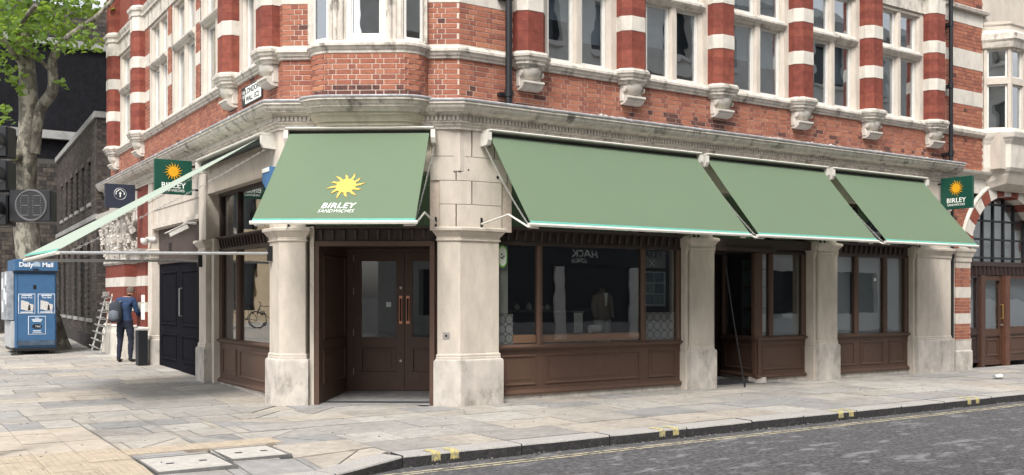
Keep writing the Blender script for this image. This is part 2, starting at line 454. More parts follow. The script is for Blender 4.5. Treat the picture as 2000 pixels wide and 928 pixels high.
# right-hand pavement: courses parallel with the kerb
y = 9.03
while y < 12.42:
    h = random.choice((0.55, 0.62, 0.72, 0.8)); y1 = min(y + h, 12.45)
    if 12.45 - y1 < 0.3: y1 = 12.45
    x = 4.4 + random.uniform(-0.1, 0)
    x = 4.4
    while x < 34:
        wd = random.uniform(0.55, 1.25) if x < 22 else 2.0
        wts = (5, 4, 1, 3, 2) if x > 8 else (3, 5, 2, 2, 4)
        q = [(x, y), (x + wd, y), (x + wd, y1), (x, y1)]; m_ = pick(wts)
        if x < 20 and random.random() < 0.13:      # cracked right across
            a = random.uniform(-0.5, 0.5); nx, ny = math.cos(a), math.sin(a); c_ = nx * (x + wd * random.uniform(0.3, 0.7)) + ny * (y + y1) / 2
            add_slab(clip(q, nx, ny, c_), m_, False, 0.003); add_slab(clip(q, -nx, -ny, -c_), m_, False, 0.003)
        else: add_slab(q, m_)
        x += wd
    y = y1
# the corner: large flags, several cut on the skew
y = 8.1
while y < 13.4:
    h = random.uniform(0.5, 0.78); y1 = y + h
    if y1 > 12.46 and y < 12.45: y1 = 12.45
    x = 4.4 if y < 12.44 else 6.6
    while x > -5:
        wd = random.uniform(0.55, 1.15); x0 = x - wd
        P = [(x0, y), (x, y), (x, y1), (x0, y1)]
        for k in KN: P = clip(P, *k) if P else P
        if P:
            P2 = clip(P, 1, 0, 2.1)                       # east of the crossing point
            mi = pick((2, 5, 3, 3, 4))
            if P2:
                hit = [c for c in COVERS if x0 < c[1] + 0.03 and x > c[0] - 0.03 and y < c[3] + 0.03 and y1 > c[2] - 0.03]
                parts = [P2]
                for c in COVERS:
                    nxt = []
                    for q in parts:
                        for cl in ((-1, 0, -c[0]), (1, 0, c[1])):
                            r = clip(q, *cl)
                            if len(r) >= 3: nxt.append(r)
                        mid = clip(clip(q, 1, 0, c[0]), -1, 0, -c[1]) if q else []
                        if len(mid) >= 3:
                            for cl in ((0, -1, -c[2]), (0, 1, c[3])):
                                r = clip(mid, *cl)
                                if len(r) >= 3: nxt.append(r)
                    parts = nxt
                for q in parts:
                    if area(q) < 0.012: continue
                    if not hit and random.random() < 0.5 and area(q) > 0.22:
                        cx = sum(p[0] for p in q) / len(q); cy = sum(p[1] for p in q) / len(q)
                        a = random.choice((0.5, 0.62, 2.4, 0.75)); nx, ny = math.cos(a), math.sin(a)
                        add_slab(clip(q, nx, ny, nx * cx + ny * cy), mi); add_slab(clip(q, -nx, -ny, -nx * cx - ny * cy), pick((2, 5, 3, 3, 4)))
                    else: add_slab(q, mi)
        x = x0
    y = y1
YL = y
# crossing point: buff pavers in square courses, blister rows nearest the kerb
gy = 7.2
while gy < YL - 0.01:
    gy1 = min(gy + 0.40, YL)
    gx = 2.1
    while gx > -5:
        P = [(gx - 0.40, gy), (gx, gy), (gx, gy1), (gx - 0.40, gy1)]
        for k in KN: P = clip(P, *k) if P else P
        if len(P) >= 3:
            if gy < 10.6 : add_slab(P, 6, len(P) == 4 and area(P) > 0.14, 0.003)
            elif gy < 12.5: add_slab(P, 5, False, 0.003)
            else: add_slab(P, pick((2, 4, 3, 2, 4)), False, 0.004)
        gx -= 0.40
    gy = gy1
for i in range(4):    # a row of blister pavers running towards the covers
    x0 = 2.1 + 0.4 * i
    slabs = [s for s in slabs if not (s[1] is not None and s[1] < 5 and x0 - 0.02 < sum(p[0] for p in s[0]) / len(s[0]) < x0 + 0.42 and 10.24 < sum(p[1] for p in s[0]) / len(s[0]) < 10.6 and area(s[0]) < 0.1)]
    slabs.append((shrink([(x0, 10.22), (x0 + 0.4, 10.22), (x0 + 0.4, 10.62), (x0, 10.62)], 0.003), 6, 0.009, True))
# left-hand pavement: courses run square to the left facade
y = YL
while y < 46:
    h = random.uniform(0.5, 0.8) if y < 30 else 1.6; y1 = y + h
    x = 5.3 + random.uniform(0, 0.3)
    lo = min(0.09 * y - 1.6, 0.6) if y < 28 else -9.0
    while x > lo:
        wd = random.uniform(0.7, 1.5) if y < 30 else 2.4; x0 = x - wd
        add_slab([(x0, y), (x, y), (x, y1), (x0, y1)], pick((5, 3, 3, 2, 5)) if y < 24 else pick((6, 2, 2, 4, 3)))
        x = x0
    y = y1
def slab_into(mb, poly, zo, mi=0):
    top = [mb.p(x, y, ground_z(x, y) + zo) for x, y in poly]
    inn = shrink(poly, 0.006)
    bot = [mb.p(x, y, ground_z(x, y) - 0.05) for x, y in poly]
    n = len(poly)
    mb.q(top, mi)
    for i in range(n): mb.q((top[i], bot[i], bot[(i + 1) % n], top[(i + 1) % n]), mi)
SM = SLABS + [BUFFP, TACT]
cen = lambda s: (sum(p[0] for p in s[0]) / len(s[0]), sum(p[1] for p in s[0]) / len(s[0]))
def seen(s):
    x, y = cen(s)
    d = 0.5476 * x + 0.8368 * y; l = (0.8368 * x - 0.5476 * y) / max(d, 0.01)
    v = 578 + 1894 * 1.6 / max(d, 0.01)
    return d > 3 and abs(l) < 0.60 and v < 1010
slabs.sort(key=lambda s: (not seen(s), -area(s[0]) / (cen(s)[0] ** 2 + cen(s)[1] ** 2) ** 1.5))
rest = MB()
blist = MB()
for i, (poly, mi, zo, tact) in enumerate(slabs):
    if i < 300 and seen((poly,)):
        mb = MB(); slab_into(mb, poly, zo); mb.build('blister_paver' if tact else 'flagstone', SM[mi], pavement)
    else: slab_into(rest, poly, zo, mi)
    if tact and seen((poly,)):
        x0 = min(p[0] for p in poly); x1 = max(p[0] for p in poly); y0 = min(p[1] for p in poly); y1 = max(p[1] for p in poly)
        for a in range(6):
            for b in range(6):
                cx = x0 + (x1 - x0) * (a + 0.5) / 6; cy = y0 + (y1 - y0) * (b + 0.5) / 6; z = ground_z(cx, cy) + zo - 0.001
                lo = [blist.p(cx + 0.0125 * math.cos(t * PI / 3), cy + 0.0125 * math.sin(t * PI / 3), z) for t in range(6)]
                hi = [blist.p(cx + 0.008 * math.cos(t * PI / 3), cy + 0.008 * math.sin(t * PI / 3), z + 0.006) for t in range(6)]
                for t in range(6): blist.q((lo[t], lo[(t + 1) % 6], hi[(t + 1) % 6], hi[t]))
                blist.q(hi)
if rest.f: rest.build('far_flagstones', SM, pavement, kind='stuff')
if blist.f: blist.build('paver_blisters', TACT, pavement, kind='stuff')
for i, c in enumerate(COVERS):
    cv = thing('access_cover', ('pale concrete-filled pavement access cover, the left of the pair beside the buff pavers',
                                'pale concrete-filled pavement access cover, the right of the pair towards the kerb')[i], 'access cover', ((c[0] + c[1]) / 2, (c[2] + c[3]) / 2, 0), 'concrete access covers')
    fl = ground_z((c[0] + c[1]) / 2, (c[2] + c[3]) / 2) + 0.006
    mb = MB(); mb.cbox(c[0] + 0.03, c[1] - 0.03, c[2] + 0.03, c[3] - 0.03, fl - 0.06, fl, 0.005); mb.build('concrete_infill', COVER, cv)
    mb = MB()
    for a in ((c[0], c[1], c[2], c[2] + 0.022), (c[0], c[1], c[3] - 0.022, c[3]), (c[0], c[0] + 0.022, c[2] + 0.022, c[3] - 0.022), (c[1] - 0.022, c[1], c[2] + 0.022, c[3] - 0.022)):
        mb.box(*a, fl - 0.06, fl + 0.001)
    mb.build('steel_frame', STEEL, cv)
    for k in (0.3, 0.72):
        x = c[0] + (c[1] - c[0]) * k; y = (c[2] + c[3]) / 2
        mb = MB(); mb.box(x - 0.035, x + 0.035, y - 0.025, y + 0.025, fl - 0.01, fl + 0.003); mb.build('lifting_key_slot', BLACK, cv)

# kerb stones
kerb = struct(MB().box(-14, -13.9, 6.2, 6.5, -0.2, -0.05).build('kerb', KERBM), 'granite kerb between the pavement and the road')
def kerb_stone(p0, p1, z0, z1):
    d = Vector((p1[0] - p0[0], p1[1] - p0[1])); n = Vector((-d.y, d.x)).normalized(); n = n if n.y > 0 else -n
    u = d.normalized()
    a = Vector(p0) + u * 0.009; b = Vector(p1) - u * 0.009
    mb = MB(); ch = 0.02; wob = random.uniform(-0.004, 0.004); r_ = []
    nseg = 6
    prof = [(0.0, None, -0.2), (0.0, 0, -ch), (ch * 0.35, 0, -ch * 0.3), (ch, 0, 0), (0.298, 0, 0), (0.298, None, -0.2)]
    for o, mode, dz in prof:
        row = []
        for k in range(nseg + 1):
            t = k / nseg; q = a.lerp(b, t); zt = z0 + (z1 - z0) * t + wob
            jit = noise.noise(Vector((q.x * 6, q.y * 6, o * 40))) * 0.006 if 0 < o < 0.1 or mode == 0 and o == 0 else 0
            row.append((q.x + n.x * (o + jit), q.y + n.y * (o + jit), -0.2 if mode is None else zt + dz + jit * 0.5))
        r_.append(row)
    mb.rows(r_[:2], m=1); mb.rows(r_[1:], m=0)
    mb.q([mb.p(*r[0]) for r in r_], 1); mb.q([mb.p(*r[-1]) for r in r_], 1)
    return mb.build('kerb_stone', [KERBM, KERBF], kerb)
x = 4.40; marks = []
while x < 40:
    L = random.uniform(0.92, 1.45)
    kerb_stone((x, 8.72), (x + L, 8.72), 0.0, 0.0); x += L
for (p0, p1), (z0, z1) in zip(zip(KERB[2:], KERB[1:]), ((-0.045, 0.0), (-0.075, -0.045), (-0.075, -0.075), (-0.075, -0.075), (-0.075, -0.075))):
    n = max(1, int(math.hypot(p1[0] - p0[0], p1[1] - p0[1]) / 1.0))
    for k in range(n):
        t0, t1 = k / n, (k + 1) / n
        q0 = (p0[0] + (p1[0] - p0[0]) * t0, p0[1] + (p1[1] - p0[1]) * t0); q1 = (p0[0] + (p1[0] - p0[0]) * t1, p0[1] + (p1[1] - p0[1]) * t1)
        kerb_stone(q0, q1, z0 + (z1 - z0) * t0, z0 + (z1 - z0) * t1)
for xc in (4.86, 7.93, 11.22, 14.28):     # pairs of yellow loading marks across the kerb
    for dx in (-0.13, 0.09):
        x0 = xc + dx; n = 6; rr = []
        for o, z in ((-0.004, -0.082), (-0.0035, -0.018), (0.006, 0.0), (0.02, 0.0055), (0.2, 0.0055)):
            rr.append([(x0 + 0.1 * k / n + 0.004 * math.sin(k * 5 + xc), 8.72 + o + (0.012 * math.sin(k * 2.3 + xc) if o == 0.2 else 0), z + (0.008 * math.sin(k * 3.1 + xc) if z < -0.05 else 0)) for k in range(n + 1)])
        MB().rows(rr).build('yellow_kerb_mark', YMARK, kerb)

# trodden-in gum, grit and small stains on the paving
mb = MB(); rg = random.Random(5)
for k in range(240):
    if rg.random() < 0.55: x, y = rg.uniform(4.5, 20), rg.uniform(9.1, 11.9)
    else: y = rg.uniform(9.2, 24); x = rg.uniform(max(0.6, 0.09 * y), 4.5)
    r = rg.uniform(0.006, 0.013); z = ground_z(x, y) + 0.0062
    n = 7; ring = [(x + r * (0.8 + 0.4 * rg.random()) * math.cos(2 * PI * i / n), y + r * (0.8 + 0.4 * rg.random()) * math.sin(2 * PI * i / n)) for i in range(n)]
    mb.prism(ring, z - 0.006, z)
mb.build('trodden_gum', mat('gum_grey', (0.16, 0.152, 0.145), 0.8, 0.5, 3), pavement, kind='stuff')
mb = MB()
for k in range(260):      # grit in the gutter
    x = rg.uniform(4.0, 22); y = 8.71 - abs(rg.gauss(0, 0.05)) - 0.004; r = rg.uniform(0.004, 0.014)
    mb.cbox(x - r, x + r, y - r, y + r, -0.126, -0.124 + r * 1.4, r * 0.5)
mb.build('gutter_grit', mat('grit', (0.16, 0.15, 0.14), 0.9, 0.6, 9), road, kind='stuff')
# ================================================================== the corner building
bld = thing('corner_building', 'red brick and stone corner building with brown shopfronts and canted corner doorway', 'building', (8, 16, 0))
HW = -0.12         # brick plane
def poly_off(poly, d):
    """offset a convex counter-clockwise/clockwise polygon outwards by d"""
    n = len(poly); out = []
    ar = sum(poly[i][0] * poly[(i + 1) % n][1] - poly[(i + 1) % n][0] * poly[i][1] for i in range(n))
    sg = 1 if ar > 0 else -1
    for i in range(n):
        p0, p1, p2 = Vector(poly[i - 1]), Vector(poly[i]), Vector(poly[(i + 1) % n])
        d1 = (p1 - p0).normalized(); d2 = (p2 - p1).normalized()
        n1 = Vector((d1.y, -d1.x)) * sg; n2 = Vector((d2.y, -d2.x)) * sg
        bis = (n1 + n2); k = d / max(0.2, (1 + n1.dot(n2))); out.append((p1.x + bis.x * k, p1.y + bis.y * k))
    return out
def stack(mb, poly, levels, m=0):
    rows = []
    for z, d in levels: rows.append([(x, y, z) for x, y in poly_off(poly, d)])
    mb.rows(rows, close=True, m=m, capends=True)
    return mb
PL_BASE = [(-0.12, 0), (0.63, 0), (0.66, -0.004), (0.675, -0.022)]
PL_SHAFT = [(0.675, -0.03), (0.70, -0.03), (0.715, -0.036), (0.73, -0.032), (0.748, -0.038), (0.758, -0.052), (2.395, -0.052)]
PL_CAP = [(2.395, -0.045), (2.405, -0.032), (2.42, -0.03), (2.425, -0.042), (2.46, -0.04), (2.475, -0.028), (2.50, -0.01), (2.53, 0.012), (2.545, 0.016), (2.55, 0.034), (2.585, 0.038), (2.60, 0.022)]
def pier(poly, top=4.03, upper=True, zoff=0.0):
    p = stack(MB(), poly, PL_SHAFT + ([(2.60, -0.052), (top, -0.052)] if upper else [(2.60, -0.052)])).build('pier', STONE, bld)
    b = [(z, d) for z, d in PL_BASE]
    stack(MB(), poly, b).build('plinth', STONE_DIRTY, p)
    stack(MB(), poly, PL_CAP).build('capital', STONE, p)
    return p
def xy(fr, s, o): return fr(s, o, 0)[:2]
cornerR = [xy(FC, 2.30, -0.34), xy(FC, 2.30, 0), xy(FC, CLEN, 0), (7.79, 12.13), (7.79, 12.50)]
cornerL = [(5.22, 14.18), (4.86, 14.18), (A.x, A.y), xy(FC, 0.47, 0), xy(FC, 0.47, -0.34)]
pier(cornerR, upper=False)
pier(cornerL)
def rect(fr, s0, s1, o0, o1): return [xy(fr, s0, o0), xy(fr, s1, o0), xy(fr, s1, o1), xy(fr, s0, o1)]
for s0, s1 in ((11.57, 12.19), (14.86, 15.48), (17.94, 19.20)):
    pier(rect(FR, s0, s1, -0.5, 0))
    for a, b in ((s0 - 0.035, s0 + 0.03), (s1 - 0.03, s1 + 0.035)):          # narrow stone rebate beside each pier
        mb = MB(FR); mb.box(a, b, -0.5, -0.10, 0.66, 2.30); mb.box(a - 0.012, b, -0.5, -0.085, -0.05, 0.655)
        mb.prism_s([(-0.5, 2.30), (-0.105, 2.30), (-0.07, 2.42), (-0.06, 2.62), (-0.5, 2.62)], a, b); mb.build('stone_jamb', STONE, bld)
pier(rect(FL, 17.44, 17.98, -0.5, 0))
pier(rect(FL, 21.53, 21.98, -0.5, 0))
mb = MB(FC); mb.box(0.47, 0.53, -0.4, -0.10, -0.05, 2.62); mb.build('stone_jamb', STONE, bld)
for a, b in ((17.30, 17.46), (14.16, 14.22)): MB(FL).box(a, b, -0.5, -0.14, -0.05, 2.62).build('stone_jamb', STONE, bld)

# rounded upper part of the near corner pier, laid in blocks
def arc_path(o):
    P = path_pts(o)[2]; tl = 0.36; d1 = CD; pts = []
    a = P - d1 * tl; ang = math.atan2(-d1.y, d1.x); R_ = (tl) / math.tan(ang / 2)
    c = a - CN * R_
    pts.append(A + CD * 2.24 + CN * o)
    a0 = math.atan2(CN.y, CN.x)
    for k in range(13):
        t = a0 + ang * k / 12
        pts.append(c + Vector((math.cos(t), math.sin(t))) * R_)
    pts.append(Vector((7.98, 12.13 - o)))
    return pts
def along(pts, t):
    L = [0]
    for p, q in zip(pts, pts[1:]): L.append(L[-1] + (q - p).length)
    x = t * L[-1]
    for i in range(len(pts) - 1):
        if x <= L[i + 1] + 1e-9:
            return pts[i].lerp(pts[i + 1], (x - L[i]) / max(1e-9, L[i + 1] - L[i]))
    return pts[-1]
mb = MB()
pi_, po_ = arc_path(-0.30), arc_path(-0.075)
mb.rows([[(p.x, p.y, z) for p in po_] for z in (2.55, 4.05)])
back = mb.build('corner_drum', MORTAR, bld)
ts = [k / 24 for k in range(25)]
outer = arc_path(-0.05); innr = arc_path(-0.10)
for (z0, z1), joints in (((3.63, 4.025), (0.02, 0.47, 0.76, 1)), ((3.28, 3.63), (0.0, 0.29, 0.93, 1)), ((2.935, 3.28), (0.10, 0.47, 0.86)), ((2.60, 2.935), (0.10, 0.29, 0.86))):
    for t0, t1 in zip(joints, joints[1:]):
        g = 0.003; mb = MB()
        tt = [t0 + g + (t1 - t0 - 2 * g) * k / 10 for k in range(11)]
        O_ = [along(outer, t) for t in tt]; I_ = [along(innr, t) for t in tt]
        O2 = [along(outer, t0 + g * 2.2 + (t1 - t0 - g * 4.4) * k / 10) for k in range(11)]
        mb.rows([[(p.x, p.y, z0 + 0.004) for p in I_], [(p.x, p.y, z0 + 0.004) for p in O_], [(p.x, p.y, z0 + 0.007) for p in O2], [(p.x, p.y, z1 - 0.007) for p in O2], [(p.x, p.y, z1 - 0.004) for p in O_], [(p.x, p.y, z1 - 0.004) for p in I_]])
        mb.q([mb.p(p.x, p.y, z) for p, z in ((I_[0], z0 + .004), (O_[0], z0 + .004), (O_[0], z1 - .004), (I_[0], z1 - .004))])
        mb.q([mb.p(p.x, p.y, z) for p, z in ((I_[-1], z0 + .004), (O_[-1], z0 + .004), (O_[-1], z1 - .004), (I_[-1], z1 - .004))])
        mb.build('stone_block', STONE, back, smooth=30)

# ---------------- frieze, cornice, lead
sweep([(-0.6, 3.42), (-0.085, 3.42), (-0.085, 4.04), (-0.4, 4.06)]).build('frieze_wall', STONE, bld)
corn = sweep([(-0.10, 4.015), (-0.03, 4.02), (-0.03, 4.05), (-0.005, 4.07), (0.0, 4.10), (0.03, 4.112), (0.03, 4.135), (0.022, 4.137), (0.022, 4.202), (0.065, 4.204), (0.065, 4.222), (0.095, 4.235), (0.15, 4.245),
              (0.165, 4.25), (0.165, 4.262), (0.18, 4.27), (0.205, 4.30), (0.215, 4.335), (0.235, 4.345), (0.235, 4.385), (0.20, 4.395)]).build('cornice', STONE_W, bld)
mb = MB()
P = path_pts(0.022)
def dentils(mb, p0, p1, step=0.062, wd=0.036):
    d = (p1 - p0); L = d.length; d = d / L; n = Vector((d.y, -d.x)); c = Vector((12, 20))
    if (c - p0).dot(n) > 0: n = -n
    k = 0.05
    while k < L - 0.05:
        a = p0 + d * k; b = p0 + d * (k + wd)
        q = [(a.x - n.x * .01, a.y - n.y * .01), (b.x - n.x * .01, b.y - n.y * .01), (b.x + n.x * 0.03, b.y + n.y * 0.03), (a.x + n.x * 0.03, a.y + n.y * 0.03)]
        mb.prism(q, 4.138, 4.200); k += step
for a, b in zip(P, P[1:]): dentils(mb, a, b)
mb.build('dentil_course', STONE_PALE, corn, kind='stuff')
# lead capping in lengths, each with a rolled edge, following the outline
lp = {o: path_pts(o) for o in (0.245, 0.238, 0.0, -0.11)}
LPROF = [(0.222, 4.372), (0.248, 4.376), (0.252, 4.396), (0.24, 4.412), (0.05, 4.445), (-0.125, 4.462)]
for i in range(3):
    L = (path_pts(0)[i + 1] - path_pts(0)[i]).length
    n = max(1, round(L / 1.55))
    for k in range(n):
        t0, t1 = k / n, (k + 1) / n; mb = MB()
        mb.rows([[tuple(path_pts(o)[i].lerp(path_pts(o)[i + 1], t)) + (z + dz,) for t, dz in ((t0, 0), (t0 + 0.008 / 1, 0.004), (t1 - 0.01, 0.004), (t1, 0))] for o, z in LPROF])
        mb.build('lead_sheet', LEAD, corn)
        if k: 
            p = path_pts(0.25)[i].lerp(path_pts(0.25)[i + 1], t0); q = path_pts(-0.11)[i].lerp(path_pts(-0.11)[i + 1], t0)
            MB().tube([(p.x, p.y, 4.375), (p.x, p.y, 4.41), (q.x, q.y, 4.464)], 0.012, 6).build('lead_roll', LEAD, corn)

# ---------------- brickwork
bricks = []      # (x, y, z, yaw, length, mat index, height, wall part)
def course_bricks(place, s0, s1, z0, z1, wall, dark=None, ch=0.0752, frm=None):
    """flemish bond between s0 and s1; place(s) -> (x, y, yaw)"""
    n = max(1, round((z1 - z0) / ch)); ch = (z1 - z0) / n
    for r in range(n):
        zc = z0 + (r + 0.5) * ch
        s = s0 - (0.0 if r % 2 == 0 else 0.17) - 0.05
        k = r
        while s < s1:
            L = 0.217 if k % 2 == 0 else 0.105
            a, b = max(s, s0), min(s + L, s1)
            if b - a > 0.035:
                x, y, yaw = place((a + b) / 2)
                mi = random.choices(range(6), (6, 5, 4, 2.0, 1.6, 0.4))[0]
                if k % 2 == 1 and random.random() < 0.35: mi = 4
                if dark and random.random() < dark((a + b) / 2, zc): mi = 6
                bricks.append((x, y, zc, yaw, b - a, mi, ch - 0.0110, wall))
            s += L + 0.0110; k += 1
def line_place(fr, o):
    def f(s):
        x, y, _ = fr(s, o, 0); x2, y2, _ = fr(s + 0.01, o, 0)
        return x, y, math.atan2(y2 - y, x2 - x)
    return f
PA, PB = path_pts(HW)[1], path_pts(HW)[2]
sA_C = (PA - A).dot(CD); sB_C = (PB - A).dot(CD)
# backing walls (mortar shows in the joints)
def wall_panel(name, fr, s0, s1, z0, z1, o=HW - 0.004, m=MORTAR, th=0.22):
    return MB(fr).box(s0, s1, o - th, o, z0, z1).build(name, m, bld)
wR = wall_panel('brick_wall', FR, PB.x, XE - 0.04, 4.40, 5.12)
wL = wall_panel('brick_wall', FL, PA.y, YE, 4.40, 5.12)
wC = wall_panel('brick_wall', FC, sA_C, sB_C, 4.02, 5.12)
darkR = lambda s, z: (0.55 if z < 4.66 and 10.6 < s < 12.6 else 0.25 if z < 4.6 and s > 17 else 0.05) if z < 4.72 else 0.012
course_bricks(line_place(FR, HW), PB.x, XE - 0.04, 4.46, 5.065, wR, darkR)
course_bricks(line_place(FL, HW), PA.y, YE, 4.46, 5.065, wL, lambda s, z: 0.004)
course_bricks(line_place(FC, HW), sA_C, 0.52, 4.46, 5.065, wC, lambda s, z: 0.03)
course_bricks(line_place(FC, HW), 2.18, sB_C, 4.46, 5.065, wC, lambda s, z: 0.06)
# bow of the oriel
SCB = 1.345
def bow(off, n=10, grow=0.0):
    hw = 0.855 + off; of = 0.24 + off; rc = 0.37 + off * 0.9
    pts = [(SCB - hw, HW - 0.05)]
    for k in range(n + 1):
        a = PI - PI / 2 * k / n; pts.append((SCB - hw + rc + rc * math.cos(a), of - rc + rc * math.sin(a)))
    for k in range(n + 1):
        a = PI / 2 - PI / 2 * k / n; pts.append((SCB + hw - rc + rc * math.cos(a), of - rc + rc * math.sin(a)))
    pts.append((SCB + hw, HW - 0.05))
    return [Vector(p) for p in pts]
def bow_sweep(prof, name, m, parent=bld, smooth=35):
    mb = MB(FC); mb.rows([[(p.x, p.y, z) for p in bow(o)] for o, z in prof]); return mb.build(name, m, parent, smooth=smooth)
oriel = bow_sweep([(-0.003, 4.40), (-0.003, 5.12)], 'oriel_wall', MORTAR)
bp_ = bow(0.0); BL = sum((q - p).length for p, q in zip(bp_, bp_[1:]))
def bow_place(s):
    p = along(bp_, s / BL); q = along(bp_, min(1, s / BL + 0.002)); r = along(bp_, max(0, s / BL - 0.002))
    w = FC(p.x, p.y, 0); w1 = FC(q.x, q.y, 0); w0 = FC(r.x, r.y, 0)
    return w[0], w[1], math.atan2(w1[1] - w0[1], w1[0] - w0[0])
course_bricks(bow_place, 0.06, BL - 0.06, 4.462, 5.065, oriel, lambda s, z: (0.92 if z < 4.54 else 0.6 if z < 4.62 and s > 0.6 else 0.02) if z < 4.63 and 0.3 < s < BL - 0.25 else 0.0)
bow_sweep([(-0.30, 4.035), (-0.09, 4.03), (-0.065, 4.045), (-0.055, 4.085), (-0.03, 4.095), (-0.01, 4.13), (0.02, 4.175), (0.035, 4.185), (0.04, 4.215)], 'oriel_base', SOFFIT)
bow_sweep([(0.04, 4.215), (0.075, 4.225), (0.085, 4.245), (0.125, 4.275), (0.135, 4.285), (0.135, 4.30), (0.165, 4.325), (0.18, 4.36), (0.205, 4.37), (0.205, 4.405), (0.17, 4.412)], 'oriel_cornice', STONE_W)
bow_sweep([(0.19, 4.398), (0.217, 4.402), (0.221, 4.42), (0.21, 4.433), (0.08, 4.455), (-0.01, 4.468)], 'oriel_lead', LEAD)
bow_sweep([(-0.02, 5.06), (0.012, 5.068), (0.014, 5.105), (0.03, 5.12), (0.045, 5.155), (0.062, 5.165), (0.062, 5.20), (0.05, 5.215), (0.03, 5.225), (0.02, 5.25), (-0.10, 5.275), (-0.25, 5.28)], 'oriel_sill', STONE_W)
# oriel windows: centre light, curved stone mullions, side lights on the rounded corners
OZ0, OZ1 = 5.27, 7.4
ow = bld
mbm = MB(FC)
for sg in (-1, 1):
    x0 = SCB + sg * 0.285; x1 = SCB + sg * 0.54
    a, b = min(x0, x1), max(x0, x1)
    mbm.box(a, b, -0.05, 0.165, OZ0, OZ1)
    mbm.tube([(SCB + sg * 0.35, 0.17, OZ0), (SCB + sg * 0.35, 0.17, OZ1)], 0.035, 10)
    mbm.tube([(SCB + sg * 0.43, 0.165, OZ0), (SCB + sg * 0.43, 0.165, OZ1)], 0.022, 8)
    mbm.tube([(SCB + sg * 0.50, 0.155, OZ0), (SCB + sg * 0.50, 0.155, OZ1)], 0.03, 10)
    c = SCB + sg * 0.80
    mbm.box(min(c, c + sg * 0.06) - 0.03, max(c, c + sg * 0.06), -0.2, -0.04, OZ0, OZ1)
    mbm.tube([(SCB + sg * 0.78, -0.03, OZ0), (SCB + sg * 0.78, -0.03, OZ1)], 0.03, 8)
win = mbm.build('oriel_window', STONE_W, bld, smooth=40)
mb = MB(FC); mb.box(SCB - 0.285, SCB + 0.285, 0.09, 0.15, OZ0, OZ0 + 0.075); mb.box(SCB - 0.285, SCB - 0.215, 0.09, 0.15, OZ0 + .075, OZ1); mb.box(SCB + 0.215, SCB + 0.285, 0.09, 0.15, OZ0 + .075, OZ1)
mb.box(SCB - 0.215, SCB + 0.215, 0.075, 0.13, OZ0 + 0.075, OZ0 + 0.105); mb.box(SCB - 0.215, SCB - 0.19, 0.075, 0.13, OZ0 + 0.105, OZ1); mb.box(SCB + 0.19, SCB + 0.215, 0.075, 0.13, OZ0 + 0.105, OZ1)
mb.build('casement', WHITE, win)
mb = MB(FC); mb.box(SCB - 0.19, SCB + 0.19, 0.10, 0.106, OZ0 + 0.105, OZ1); mb.build('pane', GLASS_UP, win)
for sg in (-1, 1):
    a = (SCB + sg * 0.545, 0.12); b = (SCB + sg * 0.80, -0.03)
    def fr(s, o, z, a=a, b=b): return FC(a[0] + (b[0] - a[0]) * s, a[1] + (b[1] - a[1]) * s + o, z)
    mb = MB(fr); mb.box(0.0, 1.0, -0.03, 0.02, OZ0, OZ0 + 0.05); mb.box(0.0, 0.13, -0.03, 0.02, OZ0 + .05, OZ1); mb.box(0.87, 1.0, -0.03, 0.02, OZ0 + .05, OZ1); mb.build('casement', WHITE, win)
    mb = MB(fr); mb.box(0.13, 0.87, -0.008, -0.002, OZ0 + 0.05, OZ1); mb.build('pane', GLASS_UP, win)

